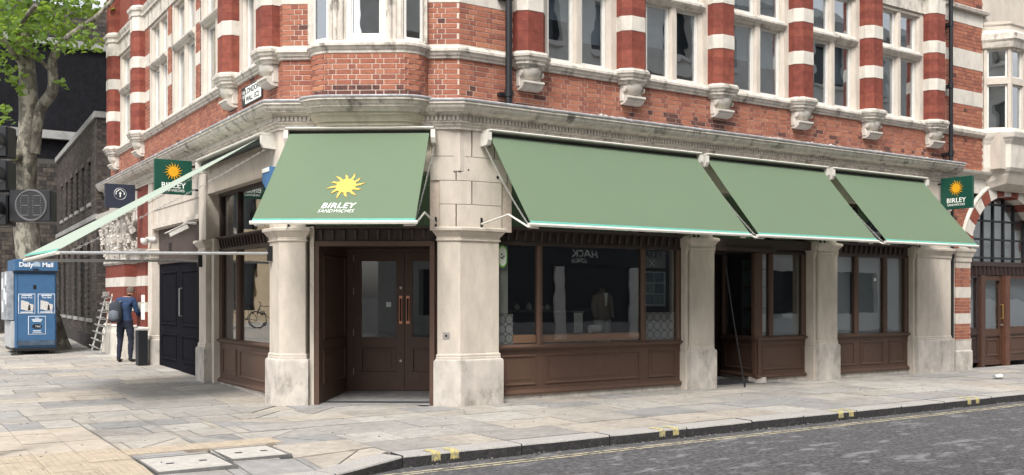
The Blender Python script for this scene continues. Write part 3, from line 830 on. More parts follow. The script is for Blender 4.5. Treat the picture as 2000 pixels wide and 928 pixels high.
# ---------------- string course / sills and the upper storey
STR = [(HW, 5.055), (-0.085, 5.065), (-0.08, 5.095), (-0.06, 5.105), (-0.045, 5.14), (-0.025, 5.155), (-0.025, 5.19), (-0.04, 5.205), (-0.05, 5.225), (-0.15, 5.27), (-0.3, 5.272)]
def run_between(fr, s0, s1, prof, name, m, parent=bld):
    mb = MB(fr); mb.rows([[(s0, o, z), (s1, o, z)] for o, z in prof]); return mb.build(name, m, parent)
sweep(STR).build('string_course', STONE_W, bld)
BANDS = [(5.88, 6.12), (6.66, 6.91), (7.48, 7.80)]
REDS = [(5.27, 5.88), (6.12, 6.66), (6.91, 7.48), (8.05, 10.2)]
PIL = [(-0.255, -0.2), (-0.255, 0.0), (-0.135, 0.115), (0.135, 0.115), (0.255, 0.0), (0.255, -0.2)]
def pilaster(fr, c, k=1.0):
    poly = [(c + a * k, o) for a, o in PIL]
    mb = MB(fr); stack(mb, poly, [(5.265, -0.004), (10.2, -0.004)])
    p = mb.build('pilaster', RED, bld)
    for i, (z0, z1) in enumerate(REDS):       # rubbed-brick courses stand a little proud of one another
        n = max(1, round((z1 - z0) / 0.15)); 
        for j in range(n):
            a, b = z0 + (z1 - z0) * j / n, z0 + (z1 - z0) * (j + 1) / n
            mb = MB(fr); stack(mb, poly, [(a + 0.001, 0), (b - 0.001, 0)]); mb.build('rubbed_course', RED2 if random.random() < 0.35 else RED, p)
    for z0, z1 in BANDS[:2]:
        mb = MB(fr); stack(mb, poly, [(z0, 0.002), (z0 + 0.004, 0.007), (z1 - 0.004, 0.007), (z1, 0.002)]); mb.build('stone_band', STONE_PALE, p)
    mb = MB(fr); stack(mb, poly, [(7.48, 0.007), (7.80, 0.007), (7.805, 0.03), (7.83, 0.035), (7.84, 0.02), (7.90, 0.03), (7.93, 0.06), (7.985, 0.07), (8.0, 0.05), (8.05, 0.0)]); mb.build('stone_band', STONE_PALE, p)
    mb = MB(fr)                                # moulded seat, bowl and bracket
    stack(mb, poly, [(5.03, -0.02), (5.05, -0.015), (5.075, 0.0), (5.085, 0.025), (5.12, 0.028), (5.135, 0.05), (5.175, 0.066), (5.185, 0.08), (5.225, 0.085), (5.24, 0.06), (5.262, 0.055), (5.275, 0.01)])
    mb.build('corbel_moulding', STONE_W, p)
    mb = MB(fr)
    mb.cbox(c - 0.20 * k, c + 0.20 * k, -0.25, -0.03, 4.76, 5.035, 0.012)
    rows = []
    for i in range(7):
        t = PI / 2 * i / 6; z = 5.035 - 0.185 * math.sin(t); r = math.cos(t)
        rows.append([(c + 0.195 * k * max(r, 0.25) * math.cos(a), -0.045 + 0.15 * max(r, 0.15) * math.sin(a), z) for a in [PI * j / 12 for j in range(13)]])
    mb.rows(rows)
    mb.q([mb.p(*q) for q in rows[-1]])
    mb.tube([(c - 0.205 * k, 0.0, 4.955), (c - 0.185 * k, 0.0, 4.955)], 0.045, 10); mb.tube([(c + 0.185 * k, 0.0, 4.955), (c + 0.205 * k, 0.0, 4.955)], 0.045, 10)
    mb.prism_s([(-0.15, 4.715), (-0.05, 4.715), (0.0, 4.73), (0.045, 4.765), (0.055, 4.80), (0.085, 4.808), (0.085, 4.838), (0.05, 4.845), (-0.05, 4.86), (-0.15, 4.86)], c - 0.185 * k, c + 0.185 * k)
    mb.build('corbel', STONE_PALE, p, smooth=35)
    return p
def upper_window(fr, s0, s1, zb=5.265, zt=7.42, jamb=0.12, inner_jamb=0.07):
    """stone mullioned window of two lights and two over-lights between s0 and s1"""
    mb = MB(fr)
    c = (s0 + s1) / 2; a0, a1 = s0 + jamb, s1 - jamb
    mb.box(s0 - 0.06, a0, -0.34, -0.13, zb, zt + 0.07); mb.box(a1, s1 + 0.06, -0.34, -0.13, zb, zt + 0.07)
    b0, b1 = a0 + inner_jamb, a1 - inner_jamb
    for x, y in ((a0, b0), (b1, a1)): mb.prism([(x, -0.155 if x == a0 else -0.19), (y, -0.19 if x == a0 else -0.155), (y, -0.34), (x, -0.34)], zb, zt)
    mb.prism([(c - 0.075, -0.2), (c - 0.045, -0.15), (c + 0.045, -0.15), (c + 0.075, -0.2), (c + 0.075, -0.32), (c - 0.075, -0.32)], zb, zt)
    mb.box(a0, a1, -0.34, -0.14, zt, zt + 0.07)
    w_ = mb.build('window', STONE, bld)
    mb = MB(fr); mb.prism_s([(-0.34, 6.50), (-0.15, 6.50), (-0.125, 6.53), (-0.10, 6.545), (-0.07, 6.585), (-0.07, 6.62), (-0.12, 6.64), (-0.15, 6.685), (-0.34, 6.69)], a0 - 0.01, a1 + 0.01); mb.build('transom', STONE_W, w_)
    for x0, x1 in ((b0, c - 0.075), (c + 0.075, b1)):
        for z0, z1 in ((zb, 6.50), (6.69, zt)):
            t = 0.042
            mb = MB(fr)
            mb.box(x0, x1, -0.27, -0.215, z0, z0 + t + 0.012); mb.box(x0, x1, -0.27, -0.215, z1 - t, z1)
            mb.box(x0, x0 + t, -0.27, -0.215, z0 + t + 0.012, z1 - t); mb.box(x1 - t, x1, -0.27, -0.215, z0 + t + 0.012, z1 - t)
            mb.build('casement', WHITE, w_)
            ti = random.uniform(-0.009, 0.009); tj = random.uniform(-0.007, 0.007)
            ft = lambda s, o, z, fr=fr, x0=x0, z0=z0, ti=ti, tj=tj: fr(s, o + (s - x0 - 0.2) * ti + (z - z0 - 0.5) * tj, z)
            MB(ft).box(x0 + t, x1 - t, -0.25, -0.244, z0 + t + 0.012, z1 - t).build('pane', GLASS_UP, w_)
            k = random.random()  # pale panels added behind panes; the lower ones leave the foot open
            if z0 < 6 and k < 0.85:
                MB(fr).box(x0 + 0.01, x1 - 0.01, -0.345, -0.335, z0 + random.choice((0.42, 0.5, 0.55, 0.62, 0.7)), z1).build('window_panel', PALEPANEL, w_)
            elif z0 > 6 and k < 0.6: MB(fr).box(x0 + 0.01, x1 - 0.01, -0.345, -0.335, z0, z1).build('window_panel', PALEPANEL, w_)
    return w_
PALEPANEL = mat('pale_panel', (0.52, 0.54, 0.56), 0.8, 0.08, 2.5)
PCR = [8.29, 10.31, 12.35, 14.42, 16.48, 18.56]
PCL = [14.13, 16.08, 22.75, 25.45]
for c in PCR: pilaster(FR, c)
for c in PCL: pilaster(FL, c)
for a, b in zip(PCR, PCR[1:]): upper_window(FR, a + 0.24, b - 0.24)
upper_window(FL, 14.13 + 0.24, 16.08 - 0.24)
NP = [(18.09, 18.39), (20.17, 20.47)]
for s0, s1 in ((16.32, 18.09), (18.39, 20.17), (20.47, 22.1), (23.0, 25.2)): upper_window(FL, s0, s1)
def striped(fr, s0, s1, o, ends=(5.27, 7.48)):
    """brick wall with stone bands between the given positions"""
    pan = MB(fr).box(s0, s1, o - 0.2, o - 0.004, 5.26, 7.5).build('brick_wall', MORTAR, bld)
    for z0, z1 in ((5.275, 5.88), (6.12, 6.66), (6.91, 7.48)): course_bricks(line_place(fr, o), s0, s1, z0, z1, pan, lambda s, z: 0.02)
    for z0, z1 in ((5.88, 6.12), (6.66, 6.91)): MB(fr).cbox(s0, s1, o - 0.1, o + 0.006, z0, z1, 0.004).build('stone_band', STONE_PALE, pan)
striped(FR, PB.x, 8.06, HW)
striped(FR, 18.79, XE - 0.04, HW)
striped(FL, PA.y, 13.92, HW)
for s0, s1 in NP: striped(FL, s0, s1, HW + 0.005)
striped(FL, 22.1, 22.52, HW)
striped(FC, sA_C, 0.53, HW)
striped(FC, 2.17, sB_C, HW)
# head course above the windows, wall above it
sweep([(HW - 0.05, 7.49), (HW + 0.02, 7.49), (HW + 0.02, 7.80), (HW + 0.06, 7.82), (HW + 0.06, 7.86), (-0.03, 7.93), (-0.02, 7.985), (-0.06, 8.0), (HW, 8.05)]).build('head_course', STONE_W, bld)
sweep([(HW - 0.007, 8.04), (HW - 0.007, 10.2), (-0.5, 10.2)]).build('upper_wall', RED2, bld)
bow_sweep([(-0.02, 7.38), (0.03, 7.40), (0.03, 7.9), (0.06, 7.95), (-0.02, 10.2)], 'oriel_head', STONE_W)
mb = MB(); P = path_pts(-0.3); mb.prism([(p.x, p.y) for p in P] + [(XE, YE)], 10.15, 10.25); mb.build('roof', LEAD, bld)
mb = MB(); mb.box(XE - 0.25, XE - 0.02, 12.55, YE, -0.05, 10.2); mb.box(5.3, XE - 0.25, YE - 0.25, YE - 0.02, -0.05, 10.2); mb.build('party_wall', ROOM, bld)
# rooms behind the windows
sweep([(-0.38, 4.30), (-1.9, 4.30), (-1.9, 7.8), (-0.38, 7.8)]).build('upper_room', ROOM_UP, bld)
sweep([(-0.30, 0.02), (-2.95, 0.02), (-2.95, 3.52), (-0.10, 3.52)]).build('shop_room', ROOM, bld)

# ---------------- shopfronts
def panel_frame(mb, s0, s1, z0, z1, o, m=0):
    t = 0.035
    for a in ((s0, s1, z0, z0 + t), (s0, s1, z1 - t, z1)): mb.prism_s([(o - 0.01, a[2]), (o + 0.018, a[2] + 0.006), (o + 0.018, a[3] - 0.016), (o + 0.004, a[3]), (o - 0.01, a[3])], a[0], a[1], m)
    for x in (s0, s1 - t): mb.prism([(x, o - 0.01), (x + 0.006, o + 0.018), (x + t - 0.012, o + 0.018), (x + t, o - 0.01)], z0 + t, z1 - t, m)
    mb.box(s0 + t + 0.05, s1 - t - 0.05, o - 0.01, o + 0.007, z0 + t + 0.05, z1 - t - 0.05, m)
def shopfront(fr, s0, s1, o, mull, name='shopfront', panels=None, zg=-0.04, upper=True, m=BROWN, transom=True, zr=0.085, ztop=2.38, glass=GLASS_SHOP):
    mb = MB(fr); mb.box(s0, s1, o - 0.2, o - 0.012, zg, zr + 0.02); 
    sf = MB(fr).box(s0, s1, o - 0.10, o - 0.03, zr, 0.78).build(name, m, bld)
    mb.build('stone_footing', STONE_DIRTY, sf)
    mb = MB(fr); mb.prism_s([(o - 0.03, zr), (o + 0.02, zr), (o + 0.025, zr + 0.03), (o + 0.01, zr + 0.05), (o - 0.03, zr + 0.075)], s0, s1); mb.build('skirting_moulding', m, sf)
    mb = MB(fr); mb.prism_s([(o - 0.12, 0.765), (o - 0.02, 0.765), (o, 0.79), (o + 0.03, 0.795), (o + 0.04, 0.82), (o + 0.02, 0.835), (o - 0.06, 0.855), (o - 0.12, 0.855)], s0, s1); mb.build('window_cill', m, sf)
    posts = [s0 + 0.045] + list(mull) + [s1 - 0.045]
    ps = panels or list(zip(posts, posts[1:]))
    for a, b in ps:
        mb = MB(fr); panel_frame(mb, a + 0.09, b - 0.09, zr + 0.145, 0.70, o - 0.03); mb.build('raised_panel', m, sf)
    t = 0.045
    for x in posts:
        mb = MB(fr); mb.prism([(x - t, o - 0.12), (x - t, o - 0.05), (x - t * 0.5, o - 0.01), (x + t * 0.5, o - 0.01), (x + t, o - 0.05), (x + t, o - 0.12)], 0.85, ztop + 0.01); mb.build('mullion', m, sf)
    for a, b in zip(posts, posts[1:]): MB(fr).box(a + t, b - t, o - 0.085, o - 0.077, 0.85, ztop).build('pane', glass, sf)
    if transom:
        mb = MB(fr); mb.box(s0, s1, o - 0.14, o - 0.01, ztop, ztop + 0.05); mb.box(s0, s1, o - 0.14, o - 0.035, ztop + 0.05, ztop + 0.21)
        mb.prism_s([(o - 0.14, ztop + 0.21), (o - 0.01, ztop + 0.21), (o + 0.04, ztop + 0.235), (o + 0.05, ztop + 0.26), (o - 0.14, ztop + 0.28)], s0, s1); mb.build('transom', BROWN_D, sf)
        x = s0 + 0.08
        while x < s1 - 0.05:
            mb = MB(fr); mb.prism_s([(o - 0.04, ztop + 0.06), (o - 0.015, ztop + 0.065), (o + 0.005, ztop + 0.12), (o + 0.02, ztop + 0.21), (o - 0.04, ztop + 0.21)], x - 0.017, x + 0.017); mb.build('bracket', BROWN_D, sf); x += 0.155
    if upper:
        for x in posts: MB(fr).box(x - 0.035, x + 0.035, o - 0.12, o - 0.03, ztop + 0.28, 3.36).build('upper_mullion', BROWN_D, sf)
        MB(fr).box(s0, s1, o - 0.12, o - 0.02, 3.36, 3.43).build('head_rail', BROWN_D, sf)
        for a, b in zip(posts, posts[1:]): MB(fr).box(a + 0.035, b - 0.035, o - 0.085, o - 0.079, ztop + 0.28, 3.36).build('upper_pane', glass, sf)
    return sf
OW = -0.19
shopfront(FR, 7.76, 11.56, OW, [8.61, 10.72])
shopfront(FR, 15.49, 17.93, OW, [16.27, 17.18])
shopfront(FL, 14.20, 17.36, -0.22, [14.48, 16.32], panels=[(14.30, 16.25), (16.25, 17.2)])
# the set-back bay: front light, splayed return and dark glazed door
shopfront(FR, 13.46, 14.85, -0.27, [13.90], panels=[(13.46, 14.85)])
PR0 = Vector((13.46, 12.40)); PR1 = Vector((13.76, 13.62)); DR = (PR1 - PR0).normalized(); NR = Vector((-DR.y, DR.x))
def FE(s, o, z):
    p = PR0 + DR * s + NR * o; return (p.x, p.y, z)
shopfront(FE, 0.0, (PR1 - PR0).length, -0.01, [], upper=False, transom=False)
mb = MB(FR); mb.box(12.15, 13.85, -1.62, -1.52, 0.0, 0.12); mb.box(12.15, 13.85, -1.62, -1.54, 2.18, 2.40); mb.box(12.15, 12.30, -1.62, -1.53, 0.12, 2.18); mb.box(13.16, 13.30, -1.62, -1.53, 0.12, 2.18); mb.box(13.30, 13.85, -1.62, -1.56, 0.12, 2.18)
sd_ = mb.build('side_door', BROWN_D, bld)
MB(FR).box(12.30, 13.16, -1.58, -1.574, 0.12, 2.18).build('pane', GLASS_SHOP, sd_)
mb = MB(FR); mb.box(12.22, 12.27, -1.50, -0.55, 0.05, 2.36); mb.build('open_door', BROWN_D, bld)
mb = MB(FR); mb.tube([(12.27, -0.72, 0.95), (12.31, -0.72, 0.95), (12.31, -0.72, 1.45), (12.27, -0.72, 1.45)], 0.012, 6); mb.build('door_handle', STEEL, bld)
mb = MB(FR); mb.box(12.15, 13.80, -1.6, -0.10, 2.40, 2.46); mb.box(12.19, 14.80, -0.34, -0.14, 2.46, 2.62); mb.build('porch_ceiling', BROWN_D, bld)
mb = MB(FR); mb.rows([[(12.15, o, z), (14.0, o, z)] for o, z in ((-0.2, 0.004), (-1.7, 0.03))]); mb.build('porch_floor', SLABS[3], bld)
MB(FR).box(12.19, 13.46, -0.25, -0.244, 2.62, 3.42).build('upper_pane', GLASS_SHOP, bld)

# ---------------- canted doorway
S0, S1 = 0.53, 2.30
dz = 2.36
mb = MB(FC)
for x in (S0, S1 - 0.07): mb.box(x, x + 0.07, -0.22, -0.12, -0.03, dz + 0.04)
mb.box(S0 + 0.07, S1 - 0.07, -0.22, -0.12, dz - 0.03, dz + 0.04)
df = mb.build('door_surround', BROWN, bld)
mb = MB(FC); mb.box(S0, S1, -0.26, -0.16, dz + 0.045, dz + 0.21); mb.prism_s([(-0.26, dz + 0.21), (-0.15, dz + 0.21), (-0.11, dz + 0.23), (-0.10, dz + 0.255), (-0.26, dz + 0.27)], S0, S1); mb.build('transom', BROWN_D, df)
x = S0 + 0.10
while x < S1 - 0.04:
    MB(FC).prism_s([(-0.17, dz + 0.06), (-0.145, dz + 0.065), (-0.125, dz + 0.12), (-0.11, dz + 0.205), (-0.17, dz + 0.205)], x - 0.017, x + 0.017).build('bracket', BROWN_D, df); x += 0.168
MB(FC).box(S0, S1, -0.22, -0.21, dz + 0.27, 3.42).build('upper_pane', GLASS_SHOP, df)
mb = MB(FC)                               # panelled reveals and ceiling of the lobby
DO = -1.62
def FV(a, b):
    d = Vector((b[0] - a[0], b[1] - a[1])); L = d.length; d = d / L; n = Vector((d.y, -d.x))
    return (lambda s, o, z: FC(a[0] + d.x * s + n.x * o, a[1] + d.y * s + n.y * o, z)), L
for i, (a, b, sg) in enumerate((((S0 + 0.07, -0.22), (0.70, DO), 1), ((2.56, DO), (S1 - 0.02, -0.22), 1))):
    f_, L = FV(a, b)
    f2 = (lambda s, o, z, f_=f_, q=(1 if i == 0 else 1): f_(s, o * q, z))
    mid = f2(L / 2, 0.1, 0); 
    inside = FC(1.5, -0.9, 0); 
    fl = 1 if (mid[0] - inside[0]) ** 2 + (mid[1] - inside[1]) ** 2 < (f2(L / 2, -0.1, 0)[0] - inside[0]) ** 2 + (f2(L / 2, -0.1, 0)[1] - inside[1]) ** 2 else -1
    f3 = lambda s, o, z, f_=f_, fl=fl: f_(s, o * fl, z)
    rv = MB(f3).box(0, L, -0.06, 0, -0.02, dz + 0.02).build('lobby_reveal', BROWN, bld)
    mb = MB(f3); panel_frame(mb, 0.12, L - 0.14, 0.28, 0.80, 0.0); mb.build('raised_panel', BROWN, rv)
    mb = MB(f3); panel_frame(mb, 0.12, L - 0.14, 0.92, 2.22, 0.0); mb.build('raised_panel', BROWN, rv)
MB(FC).box(S0 + 0.02, S1 + 0.3, DO - 0.05, -0.20, dz, dz + 0.05).build('lobby_ceiling', BROWN_D, bld)
MB(FC).rows([[(0.40, o, z), (2.65, o, z)] for o, z in ((-0.12, 0.006), (-1.65, 0.062))]).build('lobby_floor', SLABS[3], bld)
mb = MB(FC); mb.box(0.66, 0.80, DO - 0.06, DO + 0.01, 0.05, dz); mb.box(2.46, 2.60, DO - 0.06, DO + 0.01, 0.05, dz); mb.box(0.80, 2.46, DO - 0.06, DO + 0.01, 2.30, dz); mb.build('door_frame', BROWN, bld)
for i, (a, b) in enumerate(((0.80, 1.628), (1.634, 2.46))):
    mb = MB(FC); z0, z1 = 0.07, 2.295; st = 0.13
    mb.box(a, a + st, DO - 0.05, DO - 0.005, z0, z1); mb.box(b - st, b, DO - 0.05, DO - 0.005, z0, z1)
    mb.box(a + st, b - st, DO - 0.05, DO - 0.005, z0, 0.36); mb.box(a + st, b - st, DO - 0.05, DO - 0.005, 0.76, 0.93); mb.box(a + st, b - st, DO - 0.05, DO - 0.005, 2.16, z1)
    mb.box(a + st, b - st, DO - 0.045, DO - 0.022, 0.36, 0.76)
    panel_frame(mb, a + st - 0.01, b - st + 0.01, 0.35, 0.77, DO - 0.015)
    dr = mb.build('entrance_door', BROWN, bld)
    MB(FC).box(a + st, b - st, DO - 0.03, DO - 0.024, 0.93, 2.16).build('pane', GLASS, dr)
    hx = b - 0.055 if i == 0 else a + 0.055
    MB(FC).box(hx - 0.026, hx + 0.026, DO - 0.006, DO + 0.001, 1.15, 1.60).build('push_plate', COPPER, dr)
    mb = MB(FC); mb.tube([(hx, DO, 1.20), (hx, DO + 0.05, 1.20), (hx, DO + 0.05, 1.55), (hx, DO, 1.55)], 0.012, 8); mb.build('pull_handle', BLACK, dr)
    if i == 0:
        for z in (0.55, 1.73): MB(FC).tube([(hx - 0.0, DO - 0.006, z), (hx, DO + 0.012, z)], 0.021, 12).build('lock_cylinder', STEEL, dr)
        for z in (0.32, 0.95, 1.62, 2.15): MB(FC).box(a - 0.006, a + 0.012, DO - 0.006, DO + 0.008, z, z + 0.11).build('hinge', STEEL, dr)
mb = MB(FC); mb.box(1.33, 1.41, DO - 0.033, DO - 0.031, 1.42, 1.50); mb.build('door_sticker', LETTER, bld)

# ---------------- left street door and end piers
zf = 0.08
mb = MB(FL); mb.box(17.98, 18.10, -0.4, -0.12, zf - 0.1, 3.0); mb.box(17.98, 21.55, -0.4, -0.10, 3.0, 3.44); mb.box(17.98, 21.55, -0.4, -0.05, 3.02, 3.10)
ds = mb.build('stone_door_surround', STONE, bld)
TAUPE = mat('taupe_panel', (0.075, 0.058, 0.052), 0.7, 0.1, 5, spec=0.15)
mb = MB(FL); mb.box(18.10, 21.53, -0.34, -0.19, 2.30, 3.0); mb.box(18.10, 21.53, -0.34, -0.165, 2.27, 2.36); lp_ = mb.build('lintel_panel', TAUPE, bld)
for k in range(7): MB(FL).box(20.45, 20.70, -0.195, -0.18, 2.46 + 0.036 * k, 2.48 + 0.036 * k).build('vent_slat', BLACK, lp_)
for i, (a, b) in enumerate(((18.20, 19.85), (19.86, 21.53))):
    mb = MB(FL); mb.box(a, b, -0.30, -0.20, zf - 0.06, 2.27); panel_frame(mb, a + 0.22, b - 0.22, zf + 0.2, 0.82, -0.20); panel_frame(mb, a + 0.22, b - 0.22, 1.0, 2.10, -0.20); dl = mb.build('street_door', NEARBLACK, bld)
    if i == 0: MB(FL).tube([(19.70, -0.20, 1.2), (19.70, -0.15, 1.2), (19.70, -0.15, 1.75), (19.70, -0.20, 1.75)], 0.014, 8).build('pull_handle', STEEL, dl)
lv = MB(FL).box(18.10, 18.20, -0.30, -0.22, zf - 0.06, 2.27).build('louvre_panel', BLACK, bld)
mb = MB(FL)
for k in range(44): mb.box(18.105, 18.195, -0.22, -0.20, 0.2 + 0.045 * k, 0.225 + 0.045 * k)
mb.build('louvre_slats', BLACK, lv, kind='stuff')
def striped_column(s0, s1, o, zb=0.92, ztop=2.34):
    poly = rect(FL, s0, s1, -0.6, o)
    c = stack(MB(), poly, [(zb - 0.1, -0.004), (ztop, -0.004)]).build('striped_pier', MORTAR, bld)
    course = [(zb, 1.25, 0), (1.25, 1.46, 1), (1.46, 1.82, 0), (1.82, 2.04, 1), (2.04, ztop, 0)]
    for z0, z1, k in course:
        if k: stack(MB(), poly, [(z0, 0.006), (z1, 0.006)]).build('stone_band', STONE_PALE, c)
        else: stack(MB(), poly, [(z0, 0), (z1, 0)]).build('red_band', RED, c)
    stack(MB(), poly, [(0.0, 0.08), (0.72, 0.075), (0.80, 0.05), (0.86, 0.045), (0.88, 0.06), (zb, 0.02)]).build('plinth', STONE_PALE, c)
    return c, poly
c1, pol1 = striped_column(22.02, 22.85, -0.02)
c2, pol2 = striped_column(23.75, 25.95, 0.06)
def carved(c, pol, z0, z1, seed):
    """foliate capital: flaring bell with curled leaf lumps, abacus above"""
    stack(MB(), pol, [(z0, 0.01), (z0 + 0.05, 0.05), (z0 + 0.10, 0.05), (z0 + 0.14, 0.0), (z1 - 0.25, 0.06), (z1 - 0.12, 0.16), (z1 - 0.10, 0.20), (z1, 0.22)]).build('capital', STONE_DIRTY, c)
    rnd = random.Random(seed); mb = MB()
    x0 = min(p[0] for p in pol); y0 = min(p[1] for p in pol); y1 = max(p[1] for p in pol)
    for k in range(90):
        z = rnd.uniform(z0 + 0.16, z1 - 0.16); fl = 0.04 + 0.10 * (z - z0) / (z1 - z0)
        if rnd.random() < 0.5: px, py = x0 - fl, rnd.uniform(y0, y1)
        else: px, py = rnd.uniform(x0, x0 + 0.5), y0 - fl
        r = rnd.uniform(0.03, 0.06)
        pts = [(px + rnd.uniform(-.02, .02), py + rnd.uniform(-.03, .03), z - 0.08), (px - 0.02, py - 0.02, z), (px - 0.05, py - 0.03, z + 0.06), (px - 0.06, py - 0.06, z + 0.03)]
        mb.tube(pts, [r, r * 0.9, r * 0.6, r * 0.25], 6)
    mb.build('carved_leaves', STONE_DIRTY, c, smooth=60)
carved(c1, pol1, 2.34, 2.62, 3)
carved(c2, pol2, 2.34, 3.62, 4)
stack(MB(), rect(FL, 22.0, 22.95, -0.6, -0.05), [(2.62, 0), (4.03, 0)]).build('pier_head', RED, bld)
mb = MB(FL); mb.box(22.85, 23.75, -0.9, -0.7, -0.05, 4.03); mb.build('recess_wall', STONE_DIRTY, bld)
mb = MB(FL); mb.prism_o([(22.85, 2.9)] + [(23.3 + 0.45 * math.cos(PI - PI * k / 10), 2.9 + 0.45 * math.sin(PI * k / 10)) for k in range(11)] + [(23.75, 2.9), (23.75, 4.03), (22.85, 4.03)], -0.6, -0.08); mb.build('arch_head', STONE_W, bld)
for z0, z1, a in ((1.46, 1.62, 22.30), (1.08, 1.43, 22.33)): MB(FL).box(22.08, a, -0.02, 0.004, z0, z1).build('notice', LETTER, bld)

# ---------------- lay the bricks
bricks.sort(key=lambda b: b[0] * b[0] * 0.9 + b[1] * b[1] + (60 if b[2] > 5.95 else 0) + (15 if b[0] < 5.1 else 0))
BM = BR + [BR_DARK]
cache = {}
joined = {}
NIND = 0
for (x, y, z, yaw, L, mi, h, wall) in bricks:
    if NIND < 298 and z < 5.95:
        key = (round(L, 2), mi, round(h, 3))
        if key not in cache: cache[key] = MB().cbox(-L / 2, L / 2, -0.003, 0.03, -h / 2, h / 2, 0.003).mesh('brick', BM[mi])
        o = link('brick', cache[key]); o.parent = wall
        o.location = (x, y, z); o.rotation_euler = (random.uniform(-0.012, 0.012), 0, yaw + random.uniform(-0.006, 0.006))
        # the outer face looks out of the wall
        if wall in (wL,) or yaw > 1.2: o.rotation_euler.z = yaw + PI
        NIND += 1
    else:
        mb = joined.setdefault(wall, MB())
        c, s = math.cos(yaw), math.sin(yaw); dp = random.uniform(-0.0015, 0.0015)
        yy = yaw + PI if yaw > 1.2 else yaw
        c, s = math.cos(yy), math.sin(yy)
        mb.fr = lambda a, b, q, x=x, y=y, z=z, c=c, s=s: (x + a * c - b * s, y + a * s + b * c, z + q)
        mb.box(-L / 2, L / 2, -0.002 + dp, 0.03, -h / 2, h / 2, mi)
for wall, mb in joined.items(): mb.build('brickwork', BM, wall, kind='stuff')

# crumbling mortar fillet where the brickwork meets the lead
for s0, s1, sd0 in ((8.35, 9.3, 1), (9.5, 10.9, 2), (11.0, 11.9, 3), (12.5, 14.1, 4), (14.4, 15.6, 5), (15.9, 17.6, 6), (17.8, 18.8, 7)):
    mb = MB(FR); n = int((s1 - s0) / 0.03); lo, hi, fr_ = [], [], []
    for k in range(n + 1):
        x = s0 + (s1 - s0) * k / n; e = min(1, k / 4, (n - k) / 4)
        h = max(0.004, (0.032 + 0.055 * noise.noise(Vector((x * 3.1, sd0, 0.3))) + 0.03 * noise.noise(Vector((x * 13, sd0, 4.1)))) * e)
        lo.append((x, HW + 0.05 * e * (0.8 + 0.5 * noise.noise(Vector((x * 9, sd0, 9)))), 4.452)); fr_.append((x, HW + 0.03 * e, 4.455 + h * 0.7)); hi.append((x, HW - 0.002, 4.455 + h))
    mb.rows([lo, fr_, hi]); mb.build('mortar_fillet', mat('crumbled_mortar', (0.52, 0.47, 0.42), 0.95, 0.3, 30, stain=0.8, stain_col=(0.09, 0.06, 0.055), stain_scale=7, bump=0.6, edge=(0.5, 0.6)), bld)
for t, z in ((0.32, 3.42), (0.35, 3.43), (0.43, 3.44), (0.27, 3.41), (0.66, 3.83), (0.69, 3.80), (0.63, 3.79), (0.80, 3.36)):
    p = along(outer, t); q = along(arc_path(-0.044), t)
    MB().tube([(p.x, p.y, z), (q.x, q.y, z)], 0.012 if z != 3.36 else 0.022, 8).build('bolt_hole', BLACK, back)
